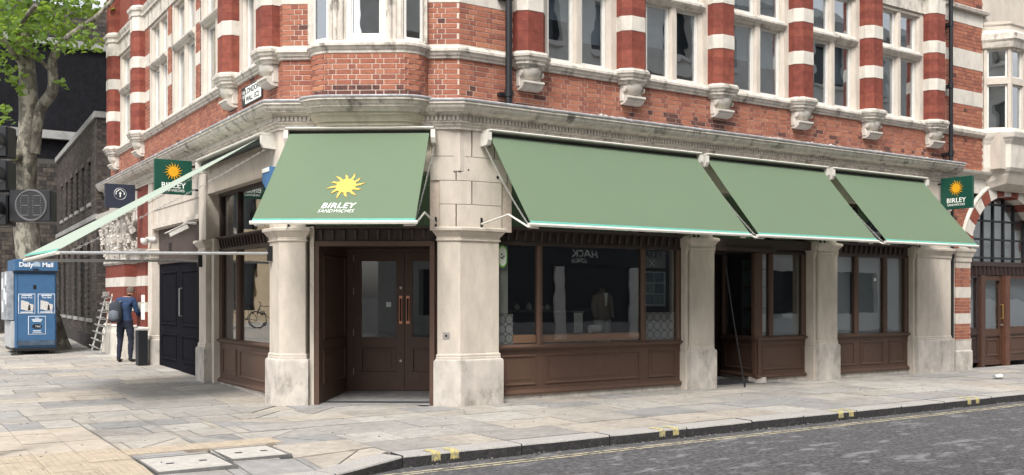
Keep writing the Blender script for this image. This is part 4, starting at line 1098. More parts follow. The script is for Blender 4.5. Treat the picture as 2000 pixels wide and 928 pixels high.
# ================================================================== awnings
def chain(mb, p0, p1, link_len=0.045):
    p0, p1 = Vector(p0), Vector(p1); d = p1 - p0; n = int(d.length / link_len); u = d.normalized()
    a = u.cross(Vector((0, 0, 1))).normalized(); b = u.cross(a)
    for k in range(n):
        c = p0 + d * ((k + 0.5) / n); w_ = a if k % 2 else b
        sag = Vector((0, 0, -0.05 * math.sin(PI * (k + .5) / n)))
        h = u * link_len * 0.62
        ring = [c + h + sag, c + w_ * 0.010 + h * 0.5 + sag, c + w_ * 0.010 - h * 0.5 + sag, c - h + sag, c - w_ * 0.010 - h * 0.5 + sag, c - w_ * 0.010 + h * 0.5 + sag]
        mb.tube([tuple(q) for q in ring] + [tuple(ring[0])], 0.0035, 5)
def awning(fr, s0, s1, label, ow=0.09, of=1.25, zt=3.93, zf=2.60, f0=None, f1=None, arms='drop', logo=False, tz=(0, 0)):
    f0 = s0 if f0 is None else f0; f1 = s1 if f1 is None else f1
    base = fr((s0 + s1) / 2, 0.0, zf)
    aw = thing('awning', label, 'awning', base, 'green shop awnings')
    n, k = 16, 10
    def pt(t, u, dz=0.0):
        s = (s0 + (s1 - s0) * t) * (1 - u) + (f0 + (f1 - f0) * t) * u
        sag = -0.012 * math.sin(PI * u) - 0.006 * math.sin(PI * t) * math.sin(PI * u)
        return (s, ow + (of - ow) * u, zt + (zf - zt) * u + sag + dz + t * (tz[0] * (1 - u) + tz[1] * u))
    mb = MB(fr); top = [[pt(i / n, j / k) for i in range(n + 1)] for j in range(k + 1)]
    bot = [[pt(i / n, j / k, -0.006) for i in range(n + 1)] for j in range(k + 1)]
    mb.rows(top); mb.rows(bot); mb.rows([top[0], bot[0]]); mb.rows([top[-1], bot[-1]]); mb.rows([[r[0] for r in top], [r[0] for r in bot]]); mb.rows([[r[-1] for r in top], [r[-1] for r in bot]])
    mb.build('canvas', GREEN if arms == 'drop' else PALE_GREEN, aw, smooth=40)
    hem = MB(fr); r0 = [pt(i / n, 0.985, 0.004) for i in range(n + 1)]; r1 = [pt(i / n, 1.0, 0.005) for i in range(n + 1)]; r2 = [(s, o + 0.012, z - 0.02) for s, o, z in r1]
    hem.rows([r0, r1, r2]); hem.build('hem', TEAL, aw)
    mb = MB(fr); mb.prism_s([(of - 0.03, zf - 0.012), (of + 0.02, zf - 0.008), (of + 0.03, zf - 0.03), (of + 0.02, zf - 0.055), (of - 0.025, zf - 0.05)], f0 - 0.03, f1 + 0.03); mb.build('front_bar', CREAM, aw)
    mb = MB(fr); mb.prism_s([(-0.08, zt + 0.095), (0.155, zt + 0.10), (0.165, zt + 0.085), (0.155, zt + 0.068), (0.0, zt + 0.06), (-0.08, zt + 0.06)], s0 - 0.06, s1 + 0.06); mb.build('hood', CREAM, aw)
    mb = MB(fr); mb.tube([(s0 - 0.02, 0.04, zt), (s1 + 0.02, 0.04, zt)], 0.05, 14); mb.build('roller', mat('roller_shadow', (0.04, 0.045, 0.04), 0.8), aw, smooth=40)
    for a in (s0 - 0.075, s1 + 0.03):
        mb = MB(fr); mb.prism_s([(-0.08, zt + 0.055), (0.165, zt + 0.055), (0.165, zt - 0.06), (0.13, zt - 0.13), (-0.08, zt - 0.14)], a - 0.01, a + 0.055); mb.build('end_bracket', CREAM, aw)
    for q, (sw, sf, sg) in enumerate(((s0 - 0.07, f0 + 0.02, -1), (s1 + 0.07, f1 - 0.02, 1))):
        if arms == 'drop':
            wz = zf + 0.055
            mb = MB(fr); mb.box(sw - 0.014 - 0.03 * 0, sw + 0.014, -0.06, -0.03, wz - 0.09, wz + 0.09); mb.build('wall_bracket', BLACK, aw)
            mb = MB(fr); mb.tube([(sw, -0.04, wz), (sw + (sf - sw) * 0.5, of * 0.55, wz + 0.09), (sf - sg * 0.0, of * 0.94, zf - 0.06), (sf - sg * 0.14, of * 0.97, zf - 0.065)], 0.015, 8); mb.build('arm', CREAM, aw, smooth=60)
            mb = MB(); a, b = fr(sw, 0.02, zt - 0.10), fr(sf, of * 0.93, zf - 0.02); chain(mb, a, b); mb.build('chain', CHAINM, aw)
        else:
            sa = (14.02, 17.75)[q]
            mb = MB(fr); mb.box(sa - 0.03, sa + 0.03, -0.08, 0.02, 2.12, 2.34); mb.build('wall_bracket', BLACK, aw)
            mb = MB(fr); mb.tube([(sa, 0.0, 2.23), (sf, of - 0.03, zf - 0.03)], 0.022, 10); mb.build('arm', ALU, aw, smooth=60)
            mb = MB(); chain(mb, fr(sw, 0.02, zt - 0.1), fr(sf, of * 0.95, zf - 0.02)); mb.build('chain', CHAINM, aw)
    if logo:
        def on(t, u): return Vector(fr(*pt(t, u)))
        def setd(t, u):
            o_ = on(t, u); xd = (on(t + .01, u) - on(t - .01, u)).normalized(); yd = (on(t, u - .01) - on(t, u + .01)).normalized(); return o_ + xd.cross(yd) * 0.007, xd, yd
        o_, xd, yd = setd(0.515, 0.615); sun_emblem(o_, xd, yd, 0.27, YELLOW, aw)
        o_, xd, yd = setd(0.50, 0.845); text('BIRLEY', 0.14, o_ + xd * 0.0, xd, yd, LETTER, aw, shear=0.22, bold=0.003, sx=0.98, depth=0.001, spacing=1.1)
        o_, xd, yd = setd(0.497, 0.905); text('SANDWICHES', 0.085, o_, xd, yd, LETTER, aw, shear=0.25, sx=0.85, depth=0.001, spacing=1.08)
    return aw
awning(FR, 7.50, 11.62, 'longest sage green awning, over the big shop window right of the corner doorway', f0=7.42, f1=11.66)
awning(FR, 11.86, 14.88, 'middle sage green awning on the right street, over the set-back entrance')
awning(FR, 15.14, 17.98, 'far right sage green awning next to the projecting sign')
awning(FC, 0.24, 2.26, 'sage green awning with yellow sun emblem over the canted corner doorway', ow=0.16, of=1.30, f0=0.05, f1=2.22, logo=True)
awning(FL, 13.95, 17.30, 'sage green awning seen edge-on, stretched out over the left pavement on long arms', ow=0.20, of=2.88, zt=3.90, zf=2.20, arms='long', tz=(-0.09, 0.05))

# ================================================================== signs and fittings
def hanging_sign(center, xd, label, w_=0.66, h=0.62, green=True):
    """board standing out from the wall; xd = reading direction of the visible face"""
    xd = Vector(xd); yd = Vector((0, 0, 1)); zd = xd.cross(yd); c = Vector(center)
    hs_ = thing('projecting_sign', label, 'sign', center, 'projecting signs')
    def fs(a, b, z): return tuple(c + xd * a + zd * b + yd * z)
    MB(fs).cbox(-w_ / 2, w_ / 2, -0.035, 0.035, -h / 2, h / 2, 0.006).build('board', SIGNG if green else NAVY, hs_)
    if green:
        sun_emblem(c + zd * 0.040 + yd * 0.10, xd, yd, 0.175, YEL2, hs_, rays=16)
        text('BIRLEY', 0.135, c + zd * 0.039 - yd * 0.155, xd, yd, LETTER, hs_, bold=0.002, spacing=1.06)
        text('SANDWICHES', 0.062, c + zd * 0.039 - yd * 0.245, xd, yd, LETTER, hs_)
    else:
        mb = MB()
        O_ = c + zd * 0.037 + yd * 0.05
        mb.tube([tuple(O_ + xd * (.125 * math.cos(a)) + yd * (.125 * math.sin(a))) for a in [2 * PI * k / 24 for k in range(25)]], 0.0045, 4)
        mb.build('ring_emblem', ALU, hs_)
        MB().tube([tuple(O_ + xd * (.085 * math.cos(a)) + yd * (.01 + (.075 + .012 * math.cos(4 * a)) * math.sin(a))) for a in [PI * (-.12 + 1.24 * k / 20) for k in range(21)]], 0.008, 5).build('arch_emblem', LETTER, hs_)
        MB(fs).box(-.010, .010, .035, .041, -.02, .09).build('cross_stem', LETTER, hs_); MB(fs).box(-.026, .026, .0355, .0405, .052, .066).build('cross_bar', LETTER, hs_)
    MB(fs).tube([(w_ / 2 - 0.02, 0, h / 2 - 0.1), (w_ / 2 + 0.12, 0, h / 2 - 0.1)], 0.018, 8).build('wall_arm', BLACK, hs_)
    MB(fs).tube([(w_ / 2 - 0.02, 0, -h / 2 + 0.1), (w_ / 2 + 0.12, 0, -h / 2 + 0.1)], 0.018, 8).build('wall_arm', BLACK, hs_)
    return hs_
hanging_sign((4.46, 17.98, 3.74), (1, 0, 0), 'dark green projecting sign with yellow sun above the left street door, crossed by the awning')
hanging_sign((4.40, 22.25, 3.76), (1, 0, 0), 'navy projecting sign with a ring emblem beyond the green one on the left street', 0.62, 0.52, green=False)
hs_ = hanging_sign((18.72, 11.76, 3.73), (0, -1, 0), 'dark green projecting sign with yellow sun at the right end of the awnings', 0.70, 0.66)
for o in list(hs_.children):
    if o.name.startswith('wall_arm'): bpy.data.objects.remove(o)
for z in (3.5, 3.95): MB().tube([(18.72, 12.10, z), (18.72, 12.25, z)], 0.018, 8).build('wall_arm', BLACK, hs_)
# street name plate, black frame, on the left brickwork
sp = thing('street_name_plate', 'white street name plate with black lettering and frame on the left brickwork', 'sign', FL(15.1, HW, 4.81))
MB(FL).cbox(14.62, 15.60, HW, HW + 0.02, 4.66, 4.97, 0.004).build('frame', BLACK, sp)
MB(FL).box(14.66, 15.42, HW + 0.015, HW + 0.024, 4.685, 4.945).build('plate', LETTER, sp)
MB(FL).box(15.43, 15.56, HW + 0.015, HW + 0.023, 4.685, 4.945).build('crest_panel', BLACK, sp)
xd, yd = (0, -1, 0), (0, 0, 1)
text('LONDON', 0.125, FL(15.06, HW + 0.026, 4.875), xd, yd, BLACK, sp, bold=0.001, sx=1.25)
text('WALL  EC2', 0.115, FL(15.06, HW + 0.026, 4.75), xd, yd, BLACK, sp, bold=0.001, sx=1.1)
mb = MB(FL); mb.prism_o([(15.455, 4.90), (15.535, 4.90), (15.535, 4.80), (15.495, 4.75), (15.455, 4.80)], HW + 0.022, HW + 0.027); mb.build('crest_shield', LETTER, sp)
mb = MB(FL); mb.box(15.485, 15.505, HW + 0.0265, HW + 0.029, 4.76, 4.895); mb.box(15.46, 15.53, HW + 0.0265, HW + 0.0285, 4.83, 4.85); mb.build('crest_cross', YEL2 if False else BLACK, sp)
for x, zs, lab in ((7.86, (4.45, 5.06, 5.28, 10.0), 'black downpipe between the oriel and the first pilaster'), (19.02, (4.44, 5.06, 5.28, 10.0), 'thin black downpipe at the right end of the corner building')):
    dp = thing('downpipe', lab, 'downpipe', FR(x, HW + 0.07, 4.45), 'rainwater downpipes')
    r = 0.052 if x < 10 else 0.042
    o_ = HW + 0.065 if x < 10 else HW + 0.10
    mb = MB(FR); mb.tube([(x, o_ + (0.09 if x < 10 else 0.06), 4.44), (x, o_ + (0.09 if x < 10 else 0.06), 10.0)], r, 12); mb.build('pipe', BLACK, dp, smooth=50)
    for z in (4.56, 6.0, 7.3):
        MB(FR).tube([(x, o_ + (0.09 if x < 10 else 0.06), z), (x, o_ + (0.09 if x < 10 else 0.06), z + 0.1)], r + 0.012, 12).build('collar', BLACK, dp, smooth=50)
        MB(FR).box(x - r - 0.06, x + r + 0.06, HW - 0.01, o_ + 0.03, z + 0.02, z + 0.07).build('fixing_lug', BLACK, dp)
# alarm box on the corner pier head
BLUE = mat('alarm_blue', (0.07, 0.17, 0.34), 0.4, 0.1, 6)
al = thing('alarm_box', 'blue burglar alarm box on the corner pier beside the corner awning', 'alarm box', FL(14.0, 0.0, 3.3))
mb = MB(FL); stack_ = [(13.84, 3.5), (14.16, 3.5), (14.16, 3.30), (14.0, 3.18), (13.84, 3.30)]; mb.prism_o(stack_, -0.08, 0.05); mb.build('housing', BLUE, al)
MB(FL).prism_o([(13.86, 3.49), (14.14, 3.49), (14.14, 3.43), (13.86, 3.43)], 0.05, 0.062).build('strobe', LETTER, al)
# cameras over the left door
cv = thing('security_camera', 'white bullet security camera over the left street door', 'camera', FL(18.35, 0.0, 2.85), 'security cameras')
MB(FL).tube([(18.3, -0.10, 2.95), (18.3, 0.12, 2.95), (18.3, 0.14, 2.86)], 0.025, 8).build('arm', WHITE, cv)
def fcam(a, b, c): 
    t = math.radians(25); u = math.radians(-28)
    x, z = a * math.cos(u) - c * math.sin(u), a * math.sin(u) + c * math.cos(u)
    return FL(18.3 - b, 0.20 + x * 1.0, 2.82 + z)
MB(fcam).cbox(-0.16, 0.22, -0.05, 0.05, -0.05, 0.05, 0.012).build('housing', WHITE, cv)
MB(fcam).box(-0.17, 0.27, -0.06, 0.06, 0.051, 0.06).build('sun_shield', WHITE, cv)
MB(fcam).tube([(0.215, 0, 0), (0.226, 0, 0)], 0.034, 12).build('lens', BLACK, cv)
cv = thing('security_camera', 'small white dome security camera at the far side of the left street door', 'camera', FL(21.6, 0, 2.75), 'security cameras')
MB(FL).tube([(21.6, -0.12, 2.80), (21.6, 0.06, 2.80)], 0.06, 14).build('base', WHITE, cv, smooth=40)
mb = MB(FL); mb.lathe([(0.085, 0.05), (0.085, 0.0), (0.075, -0.05), (0.045, -0.08), (0.01, -0.09)], (21.6, 0.09, 2.78), 14); mb.build('dome', WHITE, cv, smooth=50)
# socket on the corner pier
sk = thing('intercom_plate', 'small square metal plate on the corner pier right of the doorway', 'wall plate', FC(2.48, 0, 1.02))
MB(FC).cbox(2.43, 2.53, -0.053, -0.043, 0.97, 1.07, 0.003).build('plate', mat('plate_metal', (0.30, 0.28, 0.26), 0.5), sk); MB(FC).tube([(2.48, -0.045, 1.02), (2.48, -0.036, 1.02)], 0.018, 10).build('key_switch', BLACK, sk)
# leaning winding pole in the set-back entrance
mb = MB(); mb.tube([(12.69, 11.96, 0.005), (12.66, 12.20, 1.2), (12.62, 12.40, 2.42)], 0.011, 8); mb.tube([(12.69, 11.96, 0.004), (12.69, 11.955, 0.09)], 0.016, 8)
tag(mb.build('awning_pole', BLACK), 'thin dark awning pole leaning in the set-back entrance', 'pole')
# crushed drink can on the pavement
can = thing('crushed_can', 'crushed white paper cup lying on the pavement near the kerb at right', 'litter', (18.0, 10.5, 0.0))
mb = MB(); 
prof = [(0.03, 0), (0.042, 0.01), (0.05, 0.12), (0.054, 0.125)]
rows = []
for r, h in prof: rows.append([(18.0 - 0.06 + h * 1.5, 10.5 + r * math.cos(a) * 1.2, 0.048 + r * math.sin(a) * (0.8 + 0.15 * math.cos(3 * a))) for a in [2 * PI * k / 14 for k in range(14)]])
mb.rows(rows, close=True); mb.build('cup', WHITE, can, smooth=50)
mb = MB(); mb.rows([[(18.0 - 0.075 + 0.004 * i, 10.5 + r * math.cos(a), 0.048 + r * 0.8 * math.sin(a)) for a in [2 * PI * k / 14 for k in range(14)]] for i, r in enumerate((0.044, 0.046, 0.03))], close=True, capends=True); mb.build('lid', mat('lid_grey', (0.3, 0.3, 0.3), 0.5), can)

# ================================================================== shop interior, seen through the glass
def panel_thing(name, fr, s0, s1, o, z0, z1, m, label, cat, th=0.012): return tag(MB(fr).cbox(s0, s1, o - th, o, z0, z1, 0.003).build(name, m), label, cat)
it = thing('window_shelf', 'warm timber shelf along the foot of the big shop window', 'shelf', FR(9.6, -0.5, 0.8))
MB(FR).cbox(7.85, 11.45, -0.70, -0.285, 0.87, 0.985, 0.006).build('board', WOOD, it)
for x in (8.1, 9.6, 11.0): MB(FR).box(x - 0.03, x + 0.03, -0.70, -0.64, 0.02, 0.85).build('leg', DWOOD, it)
ct = thing('shop_counter', 'dark counter inside the big shop window', 'counter', FR(9.6, -1.9, 0))
MB(FR).cbox(8.4, 10.9, -2.1, -1.5, 0.02, 1.32, 0.01).build('body', mat('charcoal_unit', (0.03, 0.03, 0.035), 0.6), ct); MB(FR).cbox(8.35, 10.95, -2.15, -1.45, 1.32, 1.36, 0.008).build('worktop', mat('grey_top', (0.14, 0.14, 0.15), 0.4), ct)
for i, (x, h) in enumerate(((9.05, 0.10), (9.30, 0.12), (9.55, 0.08), (9.68, 0.09))):
    mb = MB(FR); mb.lathe([(0.03, 0.0), (0.045, 0.01), (0.05, h * 0.7), (0.02, h * 0.85), (0.025, h)], (x, -1.55, 1.361), 12)
    tag(mb.build('jar', LETTER, smooth=40), ('small pale jar at the left end of the dark counter', 'pale jar beside the mannequin end of the counter, second from left', 'third pale jar from the left on the dark counter', 'fourth pale jar, nearest the mannequin, on the counter')[i], 'jar', 'jars on the counter')
mq = thing('mannequin', 'headless mannequin in tweed jacket and pale trousers, added behind the big shop window in place of a reflection', 'mannequin', FR(10.45, -0.95, 0))  # solid figure added behind the glass to stand for a mirrored one
TWEED = mat('tweed', (0.26, 0.205, 0.16), 0.9, 0.3, 80); PALE = mat('pale_trousers', (0.62, 0.60, 0.56), 0.9, 0.1, 20)
FM = lambda s_, o_, z_: FR(10.42 + (s_ - 10.45) * 0.72, -0.95 + (o_ + 1.15) * 0.72, 0.45 + z_ * 0.74)
mb = MB(FM)
def ell(mb, c, rx, ry, z, n=14): return [(c[0] + rx * math.cos(2 * PI * k / n), c[1] + ry * math.sin(2 * PI * k / n), z) for k in range(n)]
c = (10.45, -1.15)
mb.rows([ell(mb, c, *q) for q in ((.205, .14, .98), (.20, .135, 1.1), (.175, .12, 1.25), (.20, .13, 1.42), (.215, .125, 1.55), (.17, .10, 1.63), (.07, .07, 1.66), (.06, .06, 1.72))], close=True, capends=True); mb.build('jacket', TWEED, mq, smooth=60)
for sg in (-1, 1):
    MB(FM).tube([(c[0] + sg * .20, c[1], 1.56), (c[0] + sg * .26, c[1] - .02, 1.30), (c[0] + sg * .24, c[1] + .05, 1.04)], [.065, .055, .042], 10).build('sleeve', TWEED, mq, smooth=60)
    MB(FM).tube([(c[0] + sg * .095, c[1], 1.0), (c[0] + sg * .10, c[1], .55), (c[0] + sg * .10, c[1], .06)], [.10, .078, .062], 12).build('trouser_leg', PALE, mq, smooth=60)
MB(FM).prism_o([(c[0] - .05, 1.62), (c[0] + .05, 1.62), (c[0] + .015, 1.32), (c[0] - .015, 1.32)], c[1] + .105, c[1] + .135).build('shirt_front', LETTER, mq)
MB(FM).cbox(c[0] - .25, c[0] + .25, c[1] - .2, c[1] + .2, .02, .06, .01).build('stand', BLACK, mq)
MB(FR).cbox(10.15, 10.70, -1.2, -0.72, 0.02, 0.46, 0.01).build('plinth', BLACK, mq)
tag(MB(FR).tube([(9.80, -0.50, 1.056), (9.98, -0.50, 1.056)], 0.07, 14).build('paper_bundle', LETTER, smooth=50), 'white paper bundle lying on the timber window shelf', 'paper')
rs = thing('paper_roll', 'white hanging paper strip below the counter in the big shop window', 'paper roll', FR(9.72, -0.75, 1.0))
MB(FR).box(9.66, 9.84, -0.755, -0.75, 0.99, 1.32).build('sheet', LETTER, rs); MB(FR).tube([(9.64, -0.76, 1.33), (9.86, -0.76, 1.33)], 0.022, 8).build('rod', STEEL, rs)
# decorations fixed inside the side lights
RINGM = mat('ring_film', (0.46, 0.45, 0.41), 0.7, 0.05, 4)
for i, (s0, s1, lab) in enumerate(((7.87, 8.14, 'pale film with dark rings at the left foot of the big shop window'), (10.83, 11.46, 'pale film with dark rings at the right foot of the big shop window'))):
    rf = thing('ring_film', lab, 'window film', FR((s0 + s1) / 2, OW - .09, 1.0), 'ringed window films')
    MB(FR).box(s0, s1, OW - 0.10, OW - 0.093, 0.86, 1.32).build('film', RINGM, rf)
    n = 2 if i == 0 else 4
    for a in range(n):
        for b in range(3):
            cx = s0 + (s1 - s0) * (a + .5) / n; cz = 0.945 + b * 0.148; r = 0.068
            MB(FR).tube([(cx + r * math.cos(t), OW - 0.0915, cz + r * math.sin(t)) for t in [2 * PI * k / 20 for k in range(21)]], 0.005, 4).build('ring', BLACK, rf)
panel_thing('window_curtain', FR, 7.86, 8.06, OW - 0.11, 1.33, 2.36, mat('cream_film', (0.45, 0.44, 0.38), 0.8), 'cream strip panel down the left edge of the big shop window', 'panel')
st_ = thing('round_sticker', 'green and white rating sticker at the left edge of the big shop window', 'sticker', FR(7.95, OW - .06, 2.2))
MB(FR).prism_o([(7.93 + 0.085 * math.cos(a), 2.20 + (0.05 if math.sin(a) > 0 else -0.05) + 0.12 * math.sin(a)) for a in [2 * PI * k / 24 for k in range(24)]], OW - 0.074, OW - 0.060).build('green_rim', mat('lime', (0.20, 0.55, 0.08), 0.6), st_)
MB(FR).prism_o([(7.93 + 0.065 * math.cos(a), 2.20 + (0.05 if math.sin(a) > 0 else -0.05) + 0.095 * math.sin(a)) for a in [2 * PI * k / 24 for k in range(24)]], OW - 0.060, OW - 0.055).build('white_face', LETTER, st_)
for q in ((-.02, .03), (.02, .0), (0, -.03), (-.025, -.02)): MB(FR).tube([(7.93 + q[0], OW - .055, 2.20 + q[1]), (7.93 + q[0], OW - .052, 2.20 + q[1])], 0.014, 8).build('dot', BLACK, st_)
ps = thing('menu_board', 'framed board of six blue pictures in the right light of the big shop window', 'notice board', FR(11.05, -0.45, 1.8))
MB(FR).cbox(10.90, 11.42, -0.50, -0.46, 1.42, 2.02, 0.006).build('board', mat('board_white', (0.42, 0.45, 0.45), 0.6), ps)
PIC = [mat('picture_%d' % k, c, 0.5, 0.5, 18) for k, c in enumerate(((0.10, 0.16, 0.20), (0.16, 0.20, 0.22), (0.08, 0.13, 0.15)))]
for a in range(2):
    for b in range(3): MB(FR).box(10.94 + a * .225, 10.94 + a * .225 + .205, -0.459, -0.454, 1.46 + b * .185, 1.46 + b * .185 + .165).build('picture', PIC[(a + b) % 3], ps)
sg_ = thing('inner_sign', 'grey sign with dark lettering and crossed cutlery in the top right of the shop window', 'sign', FR(11.05, -0.46, 2.24))
MB(FR).cbox(10.86, 11.42, -0.49, -0.46, 2.08, 2.37, 0.004).build('board', mat('sign_grey', (0.30, 0.31, 0.30), 0.7), sg_)
text('AILEY', 0.16, FR(11.14, -0.457, 2.30), (1, 0, 0), (0, 0, 1), BLACK, sg_)
for a in (-1, 1): MB(FR).tube([(11.10 - a * .055, -0.455, 2.11), (11.10 + a * .055, -0.455, 2.21)], 0.007, 6).build('cutlery', LETTER, sg_)
# films behind the far window and the set-back light
for i, (a, b) in enumerate(((15.58, 16.22), (16.32, 17.13), (17.23, 17.84))):
    panel_thing('frosted_film', FR, a, b, OW - 0.16, 0.86, 2.37, BLIND, ('frosted film behind the left pane of the far shop window', 'frosted film behind the middle pane of the far shop window', 'frosted film behind the right pane of the far shop window')[i], 'window film')
stq = MB(FR).box(16.86, 16.93, OW - 0.077, OW - 0.0745, 1.90, 1.96).build('pane_sticker', LETTER); tag(stq, 'small white square sticker on the middle pane of the far shop window', 'sticker')
fm = mat('white_film', (0.50, 0.53, 0.55), 0.7, 0.05, 3)
panel_thing('low_film', FR, 13.56, 13.85, -0.40, 0.86, 1.26, fm, 'white film low in the narrow light of the set-back bay', 'window film')
panel_thing('low_film', FR, 13.95, 14.76, -0.40, 0.86, 1.26, fm, 'white film low in the wide light of the set-back bay', 'window film')
dc = thing('display_case', 'shelved display case glimpsed behind the set-back bay window', 'display case', FR(14.2, -1.2, 0))
MB(FR).cbox(14.15, 14.95, -1.3, -1.25, 0.1, 2.3, 0.01).build('back', mat('case_teal', (0.10, 0.16, 0.17), 0.5, 0.4, 3), dc)
for z in (0.9, 1.35, 1.75, 2.1): MB(FR).cbox(14.15, 14.95, -1.25, -1.0, z, z + 0.03, 0.005).build('shelf', DWOOD, dc)
# ================================================================== right-hand neighbour
nb = thing('neighbour_building', 'red brick neighbour with white stone bands, arched window and oriel at far right', 'building', (22, 13, 0))
NO = -0.14
X0, X1 = 19.27, 27.0
nbricks = []
def nwall(s0, s1, z0, z1, o=NO):
    pan = MB(FR).box(s0, s1, o - 0.25, o - 0.007, z0, z1).build('brick_wall', MORTAR, nb)
    st = len(bricks); bricks.clear() if False else None
    tmp = []
    global_b = bricks[:]; bricks.clear()
    course_bricks(line_place(FR, o), s0, s1, z0, z1, pan, lambda s, z: 0.02)
    tmp = bricks[:]; bricks.clear(); bricks.extend(global_b)
    nbricks.extend(tmp)
    return pan
for z0, z1 in ((4.36, 5.10), (5.28, 5.76), (6.08, 6.56), (6.96, 7.52), (7.80, 8.6)): nwall(X0, 20.50, z0, z1)
for z0, z1 in ((5.76, 6.08), (6.56, 6.96), (7.52, 7.80)): MB(FR).cbox(X0, 20.50, NO - 0.1, NO + 0.008, z0, z1, 0.005).build('stone_band', STONE_PALE, nb)
MB(FR).prism_s([(NO - .1, 7.80), (NO + .10, 7.80), (NO + .12, 7.86), (NO + .02, 7.92), (NO - .1, 7.92)], X0, 20.6).build('string_course', STONE_W, nb)
MB(FR).prism_s([(NO - .2, 5.08), (NO + .02, 5.08), (NO + .08, 5.14), (NO + .09, 5.2), (NO + .01, 5.29), (NO - .2, 5.29)], X0, X1).build('sill_course', STONE_W, nb)
MB(FR).prism_s([(NO - .2, 4.18), (NO + .02, 4.18), (NO + .05, 4.24), (NO + .12, 4.28), (NO + .14, 4.33), (NO - .02, 4.37), (NO - .2, 4.37)], X0, X1).build('cornice', STONE_PALE, nb)
MB(FR).box(X0, X1, NO - .3, NO, 3.86, 4.18).build('stone_frieze', STONE_PALE, nb)
MB(FR).box(20.5, X1, NO - .6, NO - .01, 4.36, 12.0).build('upper_wall', STONE, nb)
MB(FR).box(X0, 20.5, NO - .6, NO - .02, 8.6, 12.0).build('upper_wall', RED2, nb)
# arch: centre (21.45, 2.35), alternating voussoirs
AC, AZ, AR = 21.45, 2.36, 1.50
def arch_fill(o0, o1, m):
    mb = MB(FR); n = 24
    pts = [(AC - (AR + 0.28) * math.cos(PI * k / n), AZ + (AR + 0.28) * math.sin(PI * k / n)) for k in range(n + 1)]
    for (x0, z0), (x1, z1) in zip(pts, pts[1:]): mb.prism_o([(x0, z0), (x1, z1), (x1, 3.9), (x0, 3.9)] if max(z0, z1) < 3.88 else [(x0, min(z0, 3.88)), (x1, min(z1, 3.88)), (x1, 3.9), (x0, 3.9)], o0, o1)
    return mb
spand = nwall(X0, AC - AR - 0.28 + 0.5, 2.62, 3.86, NO - 0.012)
n = 17
for k in range(n):
    a0, a1 = PI * k / n + 0.004, PI * (k + 1) / n - 0.004
    q = [(AC - r * math.cos(a), AZ + r * math.sin(a)) for r, a in ((AR, a0), (AR + .28, a0), (AR + .28, (a0 + a1) / 2), (AR + .28, a1), (AR, a1), (AR, (a0 + a1) / 2))]
    MB(FR).prism_o(q, NO - .3, NO + 0.03).build('voussoir', STONE_PALE if k % 2 == 0 else RED2, nb)
mb = MB(FR); mb.tube([(AC - (AR + .31) * math.cos(PI * k / 32), NO + 0.0, AZ + (AR + .31) * math.sin(PI * k / 32)) for k in range(33)], 0.05, 8); mb.build('arch_moulding', STONE_PALE, nb, smooth=50)
MB(FR).box(AC + AR + .2, X1, NO - .3, NO, 0, 3.86).build('stone_wall', STONE, nb)
# glazed lunette
lun = MB(FR).box(AC - AR, AC + AR, NO - .30, NO - .20, AZ - 0.09, AZ + 0.01).build('fanlight', BROWN_D, nb)
mb = MB(FR); x = AC - AR + 0.10
bars = []
while x < AC + AR - 0.05:
    h = math.sqrt(max(0, AR * AR - (x - AC) ** 2)); MB(FR).box(x - .022, x + .022, NO - .28, NO - .22, AZ, AZ + h).build('glazing_bar', BLACK, lun); x += 0.42
for z in (0.10, 0.52, 0.94, 1.32):
    h = math.sqrt(max(0, AR * AR - z * z)); MB(FR).box(AC - h, AC + h, NO - .275, NO - .225, AZ + z - .022, AZ + z + .022).build('glazing_bar', BLACK, lun)
mb = MB(FR); mb.prism_o([(AC - AR * math.cos(PI * k / 24), AZ + AR * math.sin(PI * k / 24)) for k in range(25)], NO - .256, NO - .25); mb.build('pane', GLASS_SHOP, lun)
MB(FR).box(AC - AR, AC + AR, NO - .36, NO - .34, 0.8, 3.9).build('frosted_blind', BLIND, nb)
MB(FR).box(AC - AR - .3, AC + AR + .3, NO - 1.0, NO - .6, -.05, 4.3).build('back_wall', ROOM, nb)
mb = MB(FR)
for k in range(18): mb.box(AC - AR + .06 + .17 * k, AC - AR + .09 + .17 * k, NO - .24, NO - .17, AZ - .28, AZ - .10)
mb.build('bracket_row', BROWN_D, lun, kind='stuff')
MB(FR).box(AC - AR, AC + AR, NO - .32, NO - .24, AZ - .30, AZ - .09).build('frieze_board', BROWN_D, nb)
# shop window and door under the arch
def leafframe(s0, s1, z0, z1, m, name, rail=0.07, low=0.0):
    mb = MB(FR); o0, o1 = NO - .30, NO - .22
    mb.box(s0, s0 + rail, o0, o1, z0, z1); mb.box(s1 - rail, s1, o0, o1, z0, z1); mb.box(s0 + rail, s1 - rail, o0, o1, z1 - rail, z1); mb.box(s0 + rail, s1 - rail, o0, o1, z0, z0 + rail)
    if low:
        mb.box(s0 + rail, s1 - rail, o0, o1, low - .12, low + .05); mb.box(s0 + rail, s1 - rail, o0 + .01, o1 - .03, z0 + rail, low - .12)
        panel_frame(mb, s0 + rail + .05, s1 - rail - .05, z0 + rail + .1, low - .18, o1 - .03)
    return mb.build(name, m, nb)
lw = leafframe(19.95, 20.72, 0.10, 2.06, BROWN_D, 'shop_window', .06, 0.84)
MB(FR).box(20.01, 20.66, NO - .265, NO - .26, .89, 2.0).build('pane', GLASS_SHOP, lw)
MB(FR).box(20.72, 20.86, NO - .32, NO - .16, 0.0, 2.06).build('post', DWOOD, nb)
dd = leafframe(20.88, 21.66, 0.03, 2.05, DWOOD, 'wooden_door', .10, 0.80)
MB(FR).box(20.98, 21.56, NO - .265, NO - .26, .85, 1.95).build('pane', GLASS_SHOP, dd)
